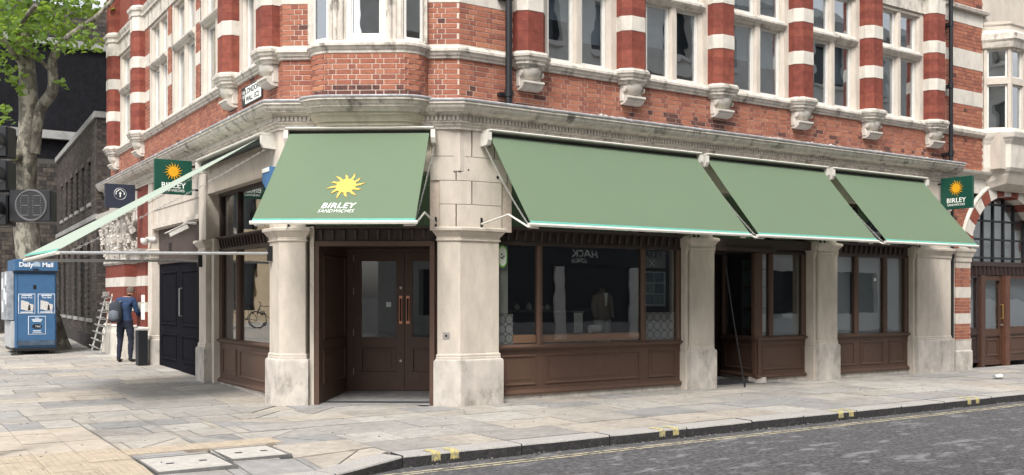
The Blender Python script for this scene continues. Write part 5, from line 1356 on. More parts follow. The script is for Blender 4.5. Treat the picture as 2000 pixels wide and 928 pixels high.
MB(FR).tube([(21.60, NO - .22, 1.08), (21.60, NO - .17, 1.08), (21.60, NO - .17, 1.40), (21.60, NO - .22, 1.40)], .012, 8).build('handle', mat('brass', (.6, .42, .15), .3, metal=.9), dd)
MB(FR).tube([(21.60, NO - .22, .93), (21.60, NO - .17, .93)], .022, 10).build('knob', STEEL, dd)
MB(FR).box(21.66, 21.84, NO - .32, NO - .14, 0.0, 2.06).build('post', mat('red_oak', (.10, .042, .026), .5, .2, 6), nb)
lw = leafframe(21.84, 22.95, 0.10, 2.06, DWOOD, 'shop_window', .06, 0.84); MB(FR).box(21.9, 22.89, NO - .265, NO - .26, .89, 2.0).build('pane', GLASS_SHOP, lw)
# striped pier
poly = rect(FR, 19.36, 19.90, -.5, -.06)
c = stack(MB(), poly, [(.66, -.004), (2.45, -.004)]).build('striped_pier', MORTAR, nb)
for z0, z1, k in ((.66, 1.0, 0), (1.0, 1.22, 1), (1.22, 1.56, 0), (1.56, 1.79, 1), (1.79, 2.2, 0)):
    if k: stack(MB(), poly, [(z0, .005), (z1, .005)]).build('stone_band', STONE_PALE, c)
    else:
        pre = bricks[:]; bricks.clear()
        course_bricks(line_place(FR, -.06), 19.36, 19.90, z0, z1, c); nbricks.extend(bricks); bricks.clear(); bricks.extend(pre)
stack(MB(), poly, [(-.05, .03), (.40, .03), (.43, .012), (.62, .012), (.66, .02)]).build('plinth', STONE_DIRTY, c)
stack(MB(), poly, [(2.2, .0), (2.32, .0), (2.34, .02), (2.42, .02), (2.45, .04), (2.52, .055), (2.56, .08), (2.62, .085)]).build('capital', STONE, c)
MB(FR).tube([(19.28, -.10, .7), (19.28, -.10, 4.0)], .035, 10).build('service_pipe', BLACK, nb)
# stone oriel
def nb_bay(off): return [(20.48 - off * .6, NO - .05), (20.48 - off * .6, NO + .02), (20.86 - off * .5, .34 + off), (22.6 + off * .5, .34 + off), (23.0 + off * .6, NO + .02), (23.0 + off * .6, NO - .05)]
def nb_sweep(prof, name, m): return MB(FR).rows([[(s, o, z) for s, o in nb_bay(d)] for d, z in prof]).build(name, m, nb)
nb_sweep([(-.42, 3.95), (-.34, 3.98), (-.22, 4.10), (-.14, 4.30), (-.10, 4.38)], 'oriel_corbel', STONE)
nb_sweep([(-.10, 4.36), (-.06, 4.44), (-.06, 4.95), (0.0, 5.05), (.04, 5.10), (.06, 5.2), (.02, 5.28), (-.06, 5.30)], 'oriel_apron', STONE_PALE)
nb_sweep([(-.06, 7.05), (0, 7.08), (.04, 7.2), (.08, 7.25), (.06, 7.38), (-.04, 7.45), (-.1, 7.5)], 'oriel_head', STONE_W)
nb_sweep([(-.08, 7.48), (-.08, 7.56), (-.05, 7.60), (-.05, 7.66)], 'oriel_parapet', STONE)
mb = MB(FR)
bw = MB(FR).box(20.60, 22.9, NO - .2, .20, 4.4, 5.2).build('oriel_core', STONE, nb)
cor = nb_bay(-.06)
for i in range(1, 4):
    a, b = Vector(cor[i]), Vector(cor[i + 1]); d = (b - a); L = d.length; d /= L; nn = Vector((-d.y, d.x)); nn = nn if nn.y > 0 else -nn
    f_ = lambda s, o, z, a=a, d=d, nn=nn: FR(a.x + d.x * s + nn.x * o, a.y + d.y * s + nn.y * o, z)
    cols = 1 if i != 2 else 3
    wf = MB(f_).box(0, L, -.10, 0, 6.28, 6.42).build('oriel_transom', STONE, nb)
    step = L / cols
    for k in range(cols + 1):
        x = step * k; MB(f_).box(max(0, x - .065), min(L, x + .065), -.10, -.004, 5.29, 7.07).build('oriel_mullion', STONE, nb)
    for k in range(cols):
        for z0, z1 in ((5.29, 6.28), (6.42, 7.06)):
            x0, x1 = step * k + .065, step * (k + 1) - .065; t = .04; mb = MB(f_)
            mb.box(x0, x1, -.09, -.05, z0, z0 + t); mb.box(x0, x1, -.09, -.05, z1 - t, z1); mb.box(x0, x0 + t, -.09, -.05, z0 + t, z1 - t); mb.box(x1 - t, x1, -.09, -.05, z0 + t, z1 - t)
            cs = mb.build('casement', WHITE, wf); MB(f_).box(x0 + t, x1 - t, -.075, -.07, z0 + t, z1 - t).build('pane', GLASS_UP, wf)
MB(FR).box(20.75, 22.7, NO - .3, NO - .1, 5.2, 7.2).build('oriel_room', ROOM_UP, nb)
by = {}
for (x, y, z, yaw, L, mi, h, wall) in nbricks:
    mb = by.setdefault(wall, MB()); c_, s_ = math.cos(yaw), math.sin(yaw)
    mb.fr = lambda a, b, q, x=x, y=y, z=z, c_=c_, s_=s_: (x + a * c_ - b * s_, y + a * s_ + b * c_, z + q)
    mb.box(-L / 2, L / 2, -0.002, .03, -h / 2, h / 2, mi)
for wall, mb in by.items(): mb.build('brickwork', BM, wall, kind='stuff')

# ================================================================== buildings beyond, left
SOOT = [mat('sooty_brick_' + n_, c, 0.9, 0.3, 12, stain=.4, stain_col=(.03, .027, .025), bump=.4) for n_, c in (('a', (.050, .042, .037)), ('b', (.078, .064, .054)), ('c', (.030, .027, .026)))]
SMORT = mat('sooty_mortar', (.060, .056, .052), .95, .2, 10)
BLACKW = mat('black_glazed_brick', (.0085, .0085, .0105), .8, .4, 8, spec=.1, stain=.3, stain_col=(.02, .022, .03), stain_scale=.8)
COPING = mat('grey_coping', (.26, .26, .25), .85, .2, 4, stain=.5, stain_col=(.1, .1, .1))
def soot_bricks(place_fr, s0, s1, z0, z1, holes, parent, ch=.075):
    mb = MB(place_fr); n_ = int((z1 - z0) / ch)
    for r in range(n_):
        z = z0 + r * ch; s = s0 - (0 if r % 2 else .11); k = r
        while s < s1:
            L = .217 if k % 2 == 0 else .105
            a, b = max(s, s0), min(s + L, s1)
            if b - a > .03 and not any(h[0] - .02 < (a + b) / 2 < h[1] + .02 and h[2] < z + ch / 2 < h[3] for h in holes):
                mb.box(a, b, -.01, .012, z, z + ch - .012, random.choices((0, 1, 2), (5, 3, 3))[0])
            s += L + .011; k += 1
    return mb.build('brickwork', SOOT, parent, kind='stuff')
wg = thing('brick_wing', 'low sooty brick wing with arched windows beyond the left facade', 'building', (5, 30, 0))
W0 = Vector((4.66, 26.34)); W1 = Vector((5.12, 36.1)); WD = (W1 - W0).normalized(); WN = Vector((-WD.y, WD.x))
WL = (W1 - W0).length
def FG(s, o, z):
    p = W0 + WD * s + WN * o; return (p.x, p.y, z)
holes = [(1.1 + 1.35 * k, 1.62 + 1.35 * k, 4.05, 5.15) for k in range(6)] + [(0.9 + 1.5 * k, 1.75 + 1.5 * k, 1.0, 3.0) for k in range(6)]
core = MB(FG)
xs = sorted({0.0, WL} | {h[0] for h in holes} | {h[1] for h in holes})
def wall_with_holes(mb, s0, s1, z0, z1, holes, o0, o1):
    xs = sorted({s0, s1} | {h[0] for h in holes} | {h[1] for h in holes}); zs = sorted({z0, z1} | {h[2] for h in holes} | {h[3] for h in holes})
    for a, b in zip(xs, xs[1:]):
        for c, d in zip(zs, zs[1:]):
            if not any(h[0] <= (a + b) / 2 <= h[1] and h[2] <= (c + d) / 2 <= h[3] for h in holes): mb.box(a, b, o0, o1, c, d)
    return mb
wgw = wall_with_holes(core, 0, WL, 0, 6.15, holes, -.3, 0).build('wall', SMORT, wg)
soot_bricks(FG, 0, WL, .6, 6.1, holes, wgw)
fr_front = lambda s, o, z: (W0.x + s, W0.y - o, z)
fw = MB(fr_front).box(0, 2.4, -.3, 0, 0, 6.15).build('end_wall', SMORT, wg)
soot_bricks(fr_front, 0, 2.4, .6, 6.1, [], fw)
MB(FG).box(-.05, WL, -.35, .07, 6.12, 6.28).build('coping', COPING, wg); MB(fr_front).box(-.06, 2.4, -.3, .07, 6.125, 6.275).build('coping', COPING, wg)
MB(FG).box(-.02, WL, -.05, .05, 3.55, 3.68).build('string_course', COPING, wg); MB(FG).box(-.02, WL, -.05, .06, -.05, .6).build('plinth', SOOT[2], wg)
MB(FG).box(-.4, WL, -4, -3.9, 0, 6).build('back_wall', ROOM, wg)
for k, h in enumerate(holes):
    w_ = MB(FG).box(h[0], h[1], -.22, -.2, h[2], h[3]).build('window', mat('dark_pane', (.015, .016, .018), .25), wg)
    MB(FG).box(h[0] - .05, h[1] + .05, -.25, .05, h[2] - .09, h[2]).build('sill', COPING, w_)
    if k >= 6:
        cx, r = (h[0] + h[1]) / 2, (h[1] - h[0]) / 2
        n_ = 9
        for j in range(n_):
            a0, a1 = PI * j / n_, PI * (j + 1) / n_
            MB(FG).prism_o([(cx - q * math.cos(a), h[3] - .35 + q * math.sin(a)) for q, a in ((r, a0), (r + .2, a0), (r + .2, a1), (r, a1))], -.2, .035).build('arch_stone', SOOT[1], w_)
    else: MB(FG).box(h[0] - .06, h[1] + .06, -.25, .03, h[3], h[3] + .12).build('lintel', SOOT[1], w_)
    MB(FG).box((h[0] + h[1]) / 2 - .02, (h[0] + h[1]) / 2 + .02, -.2, -.16, h[2], h[3]).build('glazing_bar', COPING if k < 6 else BLACK, w_)
bk = thing('dark_block', 'tall black-walled building behind the plane tree with brown brick parapet', 'building', (0, 39, 0))
YB = 38.2
MB().box(0.6, 7.5, YB, YB + 3, 0, 10.6).build('wall', BLACKW, bk)
fb = lambda s, o, z: (s, YB - o, z)
lowall = MB(fb).box(0.6, 6.5, .0, 1.6, 0, 6.3).build('lower_wall', SMORT, bk)
soot_bricks(lambda s, o, z: (s, YB - 1.6 - o, z), 0.62, 6.5, .3, 6.25, [], lowall, .15)
MB(fb).box(0.6, 6.6, .0, 1.75, 7.0, 7.28).build('ledge', COPING, bk)
MB(fb).box(0.6, 6.5, 0.0, 1.5, 6.3, 7.0).build('recess_band', BLACKW, bk)
MB(fb).box(0.6, 7.6, -3, .14, 10.6, 10.85).build('coping', COPING, bk)
par = MB(fb).box(0.6, 7.6, -3, .02, 10.85, 12.1).build('parapet', SMORT, bk)
soot_bricks(lambda s, o, z: (s, YB - .03 - o, z), 0.62, 7.5, 10.9, 12.05, [], par, .15)

# ================================================================== plane tree
def leaf_mat(name, c, tr):
    m = mat(name, c, .55, .35, 3); return m
LEAF = [leaf_mat('plane_leaf_a', (.09, .15, .030), 1), leaf_mat('plane_leaf_b', (.12, .20, .04), 1), leaf_mat('plane_leaf_c', (.05, .10, .028), 1)]
for m in LEAF:
    N = m.node_tree.nodes; L = m.node_tree.links; b = N['Principled BSDF']; tr = N.new('ShaderNodeBsdfTranslucent'); mx = N.new('ShaderNodeMixShader'); mx.inputs[0].default_value = .45
    tr.inputs['Color'].default_value = (.33, .48, .06, 1); L.new(b.outputs[0], mx.inputs[1]); L.new(tr.outputs[0], mx.inputs[2]); L.new(mx.outputs[0], N['Material Output'].inputs['Surface'])
BARK = mat('plane_bark', (.11, .098, .078), .9, .5, 6, col2=(.19, .175, .145), stain=.8, stain_col=(.33, .31, .25), stain_scale=5, edge=(.5, .57), bump=.6, bump_scale=25, stretch=(1, 1, .6))
def unproj(u, v, d):
    s = (u - 1000) / 1894
    return Vector((0.5476 * d + 0.8368 * s * d, 0.8368 * d - 0.5476 * s * d, 1.6 - (v - 578) / 1894 * d))
tree = thing('plane_tree', 'mottled plane tree behind the blue newspaper kiosk', 'tree', (3.5, 26.9, .2))
D = 25.0
def branch(pts, name='limb', n=10):
    mb = MB(); P = [tuple(unproj(u, v, d)) for u, v, d, r in pts]; R_ = [r for *_, r in pts]
    # subdivide smoothly
    Q, RR = [], []
    for i in range(len(P) - 1):
        p0, p1, p2, p3 = [Vector(P[max(0, min(len(P) - 1, j))]) for j in (i - 1, i, i + 1, i + 2)]
        for k in range(5):
            t = k / 5; q = .5 * ((2 * p1) + (p2 - p0) * t + (2 * p0 - 5 * p1 + 4 * p2 - p3) * t * t + (3 * p1 - p0 - 3 * p2 + p3) * t ** 3)
            Q.append(tuple(q)); r = R_[i] + (R_[i + 1] - R_[i]) * t; RR.append(r * (1 + .07 * noise.noise(q * 2.3)))
    Q.append(P[-1]); RR.append(R_[-1])
    mb.tube(Q, RR, n)
    return mb.build(name, BARK, tree, smooth=60), Q
branch([(96, 690, D, .62), (92, 665, D, .50), (80, 610, D, .42), (62, 520, D, .35), (50, 430, D, .29), (50, 340, D, .265), (56, 250, D, .24), (55, 170, D, .22), (50, 90, D, .19), (46, 20, D, .16), (44, -60, D, .12)], 'trunk', 16)
branch([(64, 300, D, .19), (72, 235, D, .165), (84, 205, D, .15), (103, 175, D - .4, .135), (103, 120, D - .6, .115), (118, 88, D - 1, .10), (150, 62, D - 1.4, .085), (190, 32, D - 1.8, .06), (225, -5, D - 2, .045)])
branch([(46, 300, D, .17), (22, 310, D - .5, .13), (-10, 330, D - 1.2, .10), (-60, 330, D - 2, .06)])
branch([(52, 130, D, .13), (20, 95, D - .6, .09), (-20, 40, D - 1, .06)])
branch([(50, 60, D, .12), (85, 10, D + .4, .08), (130, -50, D + .8, .05)])
branch([(45, 110, D, .1), (35, 60, D - 1.2, .07), (70, 10, D - 2, .05)])
branch([(100, 140, D - .5, .05), (70, 110, D - 1, .04), (40, 90, D - 1.4, .02)], n=6)
rnd = random.Random(11)
def leaf_shape():
    """lobed plane leaf, folded along the midrib"""
    pts = [(0, -.5), (.18, -.38), (.5, -.30), (.32, -.05), (.52, .18), (.2, .2), (0, .55), (-.2, .2), (-.52, .18), (-.32, -.05), (-.5, -.30), (-.18, -.38)]
    return pts
LS = leaf_shape()
def leaves(clumps, name):
    mb = MB()
    for (c, rad, cnt) in clumps:
        for _ in range(cnt):
            while True:
                q = Vector((rnd.uniform(-1, 1), rnd.uniform(-1, 1), rnd.uniform(-1, 1)))
                if q.length < 1: break
            p = Vector(c) + Vector((q.x * rad[0], q.y * rad[1], q.z * rad[2]))
            sz = rnd.uniform(.10, .19)
            n_ = Vector((rnd.gauss(0, .6), rnd.gauss(-.2, .6), rnd.gauss(.7, .5))).normalized()
            a = n_.orthogonal().normalized(); t = rnd.uniform(0, 6.28); b = n_.cross(a); x = a * math.cos(t) + b * math.sin(t); y = n_.cross(x)
            ids = [mb.p(*(p + x * (px * sz) + y * (py * sz) - n_ * (abs(px) * sz * .25))) for px, py in LS]
            mi = rnd.choices((0, 1, 2), (4, 4, 2))[0]
            mb.q([ids[0], ids[1], ids[2], ids[3], ids[4], ids[5], ids[6]], mi); mb.q([ids[0], ids[6], ids[7], ids[8], ids[9], ids[10], ids[11]], mi)
    me = bpy.data.meshes.new(name); me.from_pydata(mb.v, [], mb.f)
    for m in LEAF: me.materials.append(m)
    me.polygons.foreach_set('material_index', mb.m)
    return link(name, me, tree, 'stuff')
cl = []
def at(u, v, d, r, n_): cl.append((unproj(u, v, d), r, n_))
for u, v, dd_, r, n_ in ((20, 20, 0, 1.0, 260), (70, 10, -1, .9, 240), (30, 60, -1.5, .7, 170), (85, 55, -.5, .55, 100), (110, 20, 0, .8, 190), (5, 90, -1, .6, 90), (130, 50, -1, .45, 60), (150, 88, -1.6, .35, 36), (120, 92, -1.2, .3, 36),
                       (178, 70, -1.8, .40, 52), (185, 88, -1.8, .22, 18), (165, 12, -1, .45, 46), (195, 10, -1.5, .3, 26), (140, 5, 0, .5, 70), (100, 78, -1, .35, 40), (64, 100, -1, .4, 40), (20, 130, -.6, .3, 18), (30, 140, -.7, .28, 18), (15, 155, -1, .22, 14), (38, 165, -.8, .2, 10),
                       (38, 185, -.8, .16, 8), (8, 225, -1.2, .28, 18), (12, 240, -1.4, .22, 12), (8, 275, -1.5, .3, 18), (22, 302, -1.3, .18, 8), (10, 210, -1, .2, 8), (118, 160, -.6, .13, 10), (130, 168, -.6, .1, 5), (0, 50, -2, .8, 130), (50, -20, 0, 1.2, 260), (120, -50, 0, 1.2, 220), (-60, 0, -1, 1.6, 300), (0, -90, 0, 1.8, 420), (90, -120, 0, 1.8, 380), (-100, -120, 0, 2, 300), (180, -60, -1, .9, 120)):
    at(u, v, D + dd_, (r, r, r * .75), int(n_ * .72))
leaves(cl, 'crown')

# ================================================================== newspaper kiosk
KB = mat('kiosk_blue', (.036, .105, .215), .55, .12, 4, stain=.6, stain_col=(.022, .055, .11), stain_scale=4)
KW = mat('kiosk_print', (.60, .64, .68), .6, .05, 8)
ks = thing('newspaper_kiosk', 'blue wheeled newspaper kiosk with posters on its door', 'kiosk', (3.15, 25.7, .2))
ka = Vector((2.72, 25.60)); kb_ = Vector((3.62, 25.60)); KD = (kb_ - ka).normalized(); KN_ = Vector((KD.y, -KD.x))
if KN_.y > 0: KN_ = -KN_
KWd = (kb_ - ka).length
def FK(s, o, z): p = ka + KD * s + KN_ * o; return (p.x, p.y, z + .2)
kf = MB(FK).cbox(0.0, KWd, -1.45, -.02, .16, 1.98, .012).build('cabinet', KB, ks)
MB(FK).cbox(.04, KWd - .02, -.03, .006, .22, 1.92, .006).build('door', KB, ks)
hd = MB(FK).cbox(-.01, KWd + .03, -1.47, .03, 1.99, 2.27, .012).build('header', KB, ks)
MB(FK).box(-.04, KWd + .06, -1.49, .05, 1.965, 1.99).build('drip_ledge', BLACK, ks)
MB(FK).cbox(-.05, KWd + .04, -1.5, .03, .09, .16, .008).build('chassis', BLACK, ks)
o_, xd, yd = FK(KWd * .26, .034, 2.14), (KD.x, KD.y, 0), (0, 0, 1)
text('Daily', .15, o_, xd, yd, KW, ks, bold=.005); text('Mail', .15, FK(KWd * .78, .034, 2.14), xd, yd, KW, ks, bold=.005)
mb = MB(FK); mb.box(KWd * .43, KWd * .60, .03, .036, 2.10, 2.19); mb.prism_o([(KWd * .45, 2.19), (KWd * .515, 2.225), (KWd * .58, 2.19)], .03, .036); mb.build('crest', mat('crest_pale', (.3, .38, .46), .6, .4, 60), ks)
for a, b, z0, z1 in ((.07, .43, .98, 1.45), (.49, .86, .98, 1.45), (.28, .66, .48, .92)):
    ps_ = MB(FK).cbox(a, b, .006, .014, z0, z1, .002).build('poster', KW, ks)
    MB(FK).box(a + .012, b - .012, .014, .0165, z0 + .012, z1 - .012).build('poster_field', KB, ps_)
    if z0 > .9:
        for k in range(2):
            q = [(a + .05 + .10 * k, z0 + .10 - .03 * k), (a + .20 + .11 * k, z0 + .07 - .01 * k), (a + .23 + .10 * k, z0 + .27 - .06 * k), (a + .06 + .10 * k, z0 + .32 - .06 * k)]
            MB(FK).prism_o(q, .0165, .020 + .003 * k).build('newspaper_print', mat('newsprint', (.5, .49, .47), .7, .5, 45, col2=(.7, .68, .65)), ps_)
        MB(FK).prism_o([(a + .20, z0 + .08), (a + .26, z0 + .08), (a + .25, z0 + .20), (a + .22, z0 + .22)], .023, .025).build('printed_figure', BLACK, ps_)
        bar = lambda x0, x1, zc, h_: MB(FK).box(x0, x1, .0165, .0185, zc - h_, zc + h_).build('print_line', KW, ps_)
        bar(a + .07, b - .07, z1 - .035, .012); bar(a + .05, b - .05, z0 + .032, .012)
        text('Daily Mail' if a < .3 else 'The Mail', .06, FK((a + b) / 2, .018, z1 - .088), xd, yd, KW, ps_, depth=.0008, bold=.001)
    else:
        m_ = (a + b) / 2
        for w2, zc, h_ in ((.045, z1 - .05, .008), (.115, z1 - .08, .008), (.105, z1 - .105, .008), (.09, z1 - .13, .008), (.085, z0 + .085, .01), (.10, z0 + .04, .006)): MB(FK).box(m_ - w2, m_ + w2, .0165, .0185, zc - h_, zc + h_).build('print_line', KW, ps_)
        MB(FK).prism_o([(m_ + .11 * math.cos(t), z0 + .19 + .06 * math.sin(t)) for t in [2 * PI * j / 20 for j in range(20)]], .0165, .019).build('oval_badge', BLACK, ps_)
        text('Mail', .065, FK(m_ + .02, .0205, z0 + .19), xd, yd, KW, ps_, depth=.0008)
for a, b in ((.045, .06), (KWd - .045, KWd - .03)): MB(FK).box(a, b, .006, .012, .24, 1.90).build('door_edge', mat('trim_blue', (.02, .06, .13), .5), ks)
MB(FK).box(.04, KWd - .02, .006, .012, .22, .34).build('kick_plate', mat('kick_grey', (.05, .075, .11), .5, .5, 9), ks)
MB(FK).cbox(KWd * .43, KWd * .51, .004, .012, 1.56, 1.66, .002).build('lock_plate', BLACK, ks)
MB(FK).box(KWd * .42, KWd * .56, .03, .04, 2.02, 2.05).build('header_latch', BLACK, ks)
sd2 = MB(FK).cbox(-.16, -.01, -1.40, -.10, .82, 1.98, .008).build('side_flap', mat('flap_grey', (.20, .23, .27), .5, .5, 3, col2=(.42, .45, .48)), ks)
for k, (o0, z0) in enumerate(((-1.2, 1.55), (-.45, 1.2), (-1.1, 1.0), (-.5, 1.65), (-.8, 1.3))): MB(FK).box(-.166, -.16, o0, o0 + .25, z0, z0 + .28).build('sticker', KW, sd2)
MB(FK).cbox(-.08, 0.0, -1.40, -.05, .17, .80, .006).build('side_locker', mat('locker_grey', (.34, .35, .36), .6, .2, 4), ks)
for sx in (.08, KWd - .12):
    for oy in (-.10, -1.35):
        w_ = MB(FK).tube([(sx - .02, oy, .055), (sx + .02, oy, .055)], .055, 14).build('castor', BLACK, ks, smooth=40)
        MB(FK).box(sx - .03, sx + .03, oy - .02, oy + .02, .05, .10).build('fork', STEEL, w_)
MB(FK).tube([(KWd * .1, .10, .02), (-.1, .10, .02)], .02, 6).build('tow_bar', BLACK, ks)

# ================================================================== traffic signal at the left edge
TD = 9.5
tl = thing('traffic_signal', 'black traffic signal heads with a square pedestrian countdown box at the left edge', 'traffic light', tuple(unproj(-30, 897, TD)))
def FT(s, o, z):      # faces the camera's side of the street
    p = unproj(60, 578, TD); xd_ = Vector((.8368, -.5476)); nd = Vector((-.5476, -.8368))
    return (p.x + xd_.x * s + nd.x * o, p.y + xd_.y * s + nd.y * o, z)
MB(FT).tube([(-.50, -.12, 0.0), (-.50, -.12, 3.6)], .057, 14).build('pole', BLACK, tl, smooth=50)
MB(FT).cbox(-.205, .205, -.12, .02, 2.325, 2.64, .01).build('countdown_box', BLACK, tl)
mb = MB(FT); mb.tube([(.015 + .148 * math.cos(t), .022, 2.485 + .148 * math.sin(t)) for t in [2 * PI * k / 32 for k in range(33)]], .011, 6); mb.build('lens_rim', mat('rim_grey', (.11, .11, .115), .4), tl)
mb = MB(FT); mb.prism_o([(.015 + .14 * math.cos(t), 2.485 + .14 * math.sin(t)) for t in [2 * PI * k / 32 for k in range(32)]], .018, .024); mb.build('lens', mat('signal_lens', (.018, .018, .02), .25, .2, 40), tl)
DOT = mat('led_dot', (.16, .16, .165), .4)
mb = MB(FT)
SEG = {'8': ((0, 0, 1, 0), (0, .5, 1, .5), (0, 1, 1, 1), (0, 0, 0, 1), (1, 0, 1, 1))}
for x0 in (-.085, .035):
    for (a, b, c, d) in SEG['8']:
        for k in range(9):
            t = k / 8; px = x0 + .075 * (a + (c - a) * t); pz = 2.39 + .19 * (b + (d - b) * t)
            mb.box(px - .0035, px + .0035, .024, .027, pz - .0035, pz + .0035)
mb.build('digit_dots', DOT, tl, kind='stuff')
for k in range(3):
    z = 2.44 + .335 * k
    h = MB(FT).cbox(-.44, -.215, -.16, .03, z - .155, z + .155, .015).build('signal_head', BLACK, tl)
    mb = MB(FT); rows = []
    for r, o0 in ((.10, .03), (.115, .16)): rows.append([(-.328 + r * math.cos(t), o0, z + r * math.sin(t)) for t in [PI * (-.15 + 1.3 * j / 16) for j in range(17)]])
    mb.rows(rows); mb.build('visor', BLACK, h)
    MB(FT).prism_o([(-.328 + .095 * math.cos(t), z + .095 * math.sin(t)) for t in [2 * PI * j / 24 for j in range(24)]], .028, .036).build('lens', mat('signal_lens', (.05, .05, .055), .25), h)
for z in (2.5, 3.1): MB(FT).box(-.52, -.40, -.14, -.09, z - .03, z + .03).build('pole_clamp', BLACK, tl)

# ================================================================== person, backpack, rack, bin
JACKET = mat('blue_jacket', (.014, .034, .085), .85, .25, 12, bump=.3, bump_scale=25)
JEANS = mat('dark_jeans', (.010, .013, .026), .9, .25, 15, bump=.3, bump_scale=25)
SKIN = mat('skin', (.40, .22, .15), .6, .1, 10); HAIR = mat('grey_brown_hair', (.10, .075, .06), .8, .3, 30); SHOE = mat('black_shoe', (.01, .01, .01), .5)
def make_person(base, yaw):
    gz = ground_z(base[0], base[1])
    # x to the person's right as seen from behind, y forward, z up
    J = {'pelvis': (0, 0, .93, .135), 'waist': (0, -.01, 1.08, .135), 'chest': (0.0, .02, 1.28, .155), 'upchest': (.01, .06, 1.42, .13), 'neck': (.03, .11, 1.49, .062), 'neck2': (.045, .145, 1.535, .058),
         'head1': (.055, .17, 1.59, .082), 'head2': (.06, .18, 1.66, .092), 'head3': (.06, .17, 1.715, .06)}
    E_ = [('pelvis', 'waist'), ('waist', 'chest'), ('chest', 'upchest'), ('upchest', 'neck'), ('neck', 'neck2'), ('neck2', 'head1'), ('head1', 'head2'), ('head2', 'head3')]
    for sd_, sg in (('l', -1), ('r', 1)):
        J.update({sd_ + 'hip': (sg * .10, 0, .86, .105), sd_ + 'thigh': (sg * .12, .01, .68, .092), sd_ + 'knee': (sg * .13, .02, .48, .066), sd_ + 'calf': (sg * .135, -.01, .32, .066), sd_ + 'ank': (sg * .14, -.03, .10, .046), sd_ + 'heel': (sg * .14, -.05, .045, .044), sd_ + 'toe': (sg * .16, .15, .035, .036),
                  sd_ + 'sh': (sg * .175, .05, 1.41, .082), sd_ + 'elb': (sg * .245, .10, 1.15, .056), sd_ + 'fore': (sg * .20, .24, 1.08, .05), sd_ + 'wri': (sg * .13, .36, 1.09, .034), sd_ + 'palm': (sg * .11, .42, 1.10, .036)})
        E_ += [('pelvis', sd_ + 'hip'), (sd_ + 'hip', sd_ + 'thigh'), (sd_ + 'thigh', sd_ + 'knee'), (sd_ + 'knee', sd_ + 'calf'), (sd_ + 'calf', sd_ + 'ank'), (sd_ + 'ank', sd_ + 'heel'), (sd_ + 'heel', sd_ + 'toe'),
               ('upchest', sd_ + 'sh'), (sd_ + 'sh', sd_ + 'elb'), (sd_ + 'elb', sd_ + 'fore'), (sd_ + 'fore', sd_ + 'wri'), (sd_ + 'wri', sd_ + 'palm')]
        for f_, (dx, L) in enumerate(((-.024, .075), (-.008, .085), (.008, .08), (.024, .065))):
            a, b = sd_ + 'f%d' % f_, sd_ + 'g%d' % f_
            J[a] = (sg * .11 + dx, .47, 1.10, .010); J[b] = (sg * .11 + dx, .42 + L + .01, 1.085, .008); E_ += [(sd_ + 'palm', a), (a, b)]
        J[sd_ + 't0'] = (sg * .075, .44, 1.125, .011); J[sd_ + 't1'] = (sg * .06, .475, 1.13, .009); E_ += [(sd_ + 'palm', sd_ + 't0'), (sd_ + 't0', sd_ + 't1')]
    names = list(J); idx = {n_: i for i, n_ in enumerate(names)}
    me = bpy.data.meshes.new('person'); me.from_pydata([J[n_][:3] for n_ in names], [(idx[a], idx[b]) for a, b in E_], [])
    o = bpy.data.objects.new('person', me); COL.objects.link(o)
    sk_ = o.modifiers.new('skin', 'SKIN'); sub = o.modifiers.new('sub', 'SUBSURF'); sub.levels = 3; sub.render_levels = 3
    for n_ in names: r = J[n_][3]; me.skin_vertices[0].data[idx[n_]].radius = (r, r)
    me.skin_vertices[0].data[0].use_root = True
    dg = bpy.context.evaluated_depsgraph_get(); m2 = bpy.data.meshes.new_from_object(o.evaluated_get(dg)); bpy.data.objects.remove(o)
    m2.materials.clear()
    for m in (JACKET, JEANS, SKIN, SHOE): m2.materials.append(m)
    for p in m2.polygons:
        c = p.center; p.use_smooth = True
        if c.z < .085: k = 3
        elif c.z < .965 and abs(c.x) < .26 and c.y < .2: k = 1
        elif c.z > 1.50 or (c.y > .375 and c.z < 1.3): k = 2
        else: k = 0
        p.material_index = k
    for v in m2.vertices:
        if v.co.z < 1.5 and v.co.y < .34: v.co += v.normal * (.011 * noise.noise(v.co * 11 + Vector((0, 0, v.co.z * 9))) + .006 * noise.noise(v.co * 30))
    M = Matrix.Translation((base[0], base[1], gz)) @ Matrix.Rotation(yaw, 4, 'Z') @ Matrix.Scale(.955, 4)
    m2.transform(M)
    pr = tag(link('person', m2), 'person in blue jacket and dark jeans standing with back turned at the striped pier', 'person')
    def body(bits, name, m):
        mb = MB()
        for pts, rs, n_ in bits: mb.tube([tuple(M @ Vector(p)) for p in pts], rs, n_)
        return mb.build(name, m, pr, smooth=60)
    body([([(.06, .155, 1.62), (.06, .15, 1.68), (.06, .165, 1.735)], [.088, .092, .045], 12)], 'hair', HAIR)
    for sg in (-1, 1): body([([(.06 + sg * .088, .185, 1.60), (.06 + sg * .097, .18, 1.635)], [.014, .018], 6)], 'ear', SKIN)
    body([([(.065, .262, 1.625), (.066, .285, 1.605)], [.010, .016], 6)], 'nose', SKIN)
    return pr, M
pr, PM = make_person((4.56, 22.50), math.radians(-38))
bp2 = thing('backpack', 'grey and black backpack on the left shoulder of the person in blue', 'backpack', tuple(PM @ Vector((-.16, -.18, 1.1))))
BPM = mat('backpack_cloth', (.028, .032, .042), .85, .3, 10, bump=.3); BPG = mat('backpack_grey', (.10, .115, .14), .8, .2, 12)
fbp = lambda a, b, c: tuple(PM @ Vector((-.13 + a, -.21 + b, 1.16 + c)))
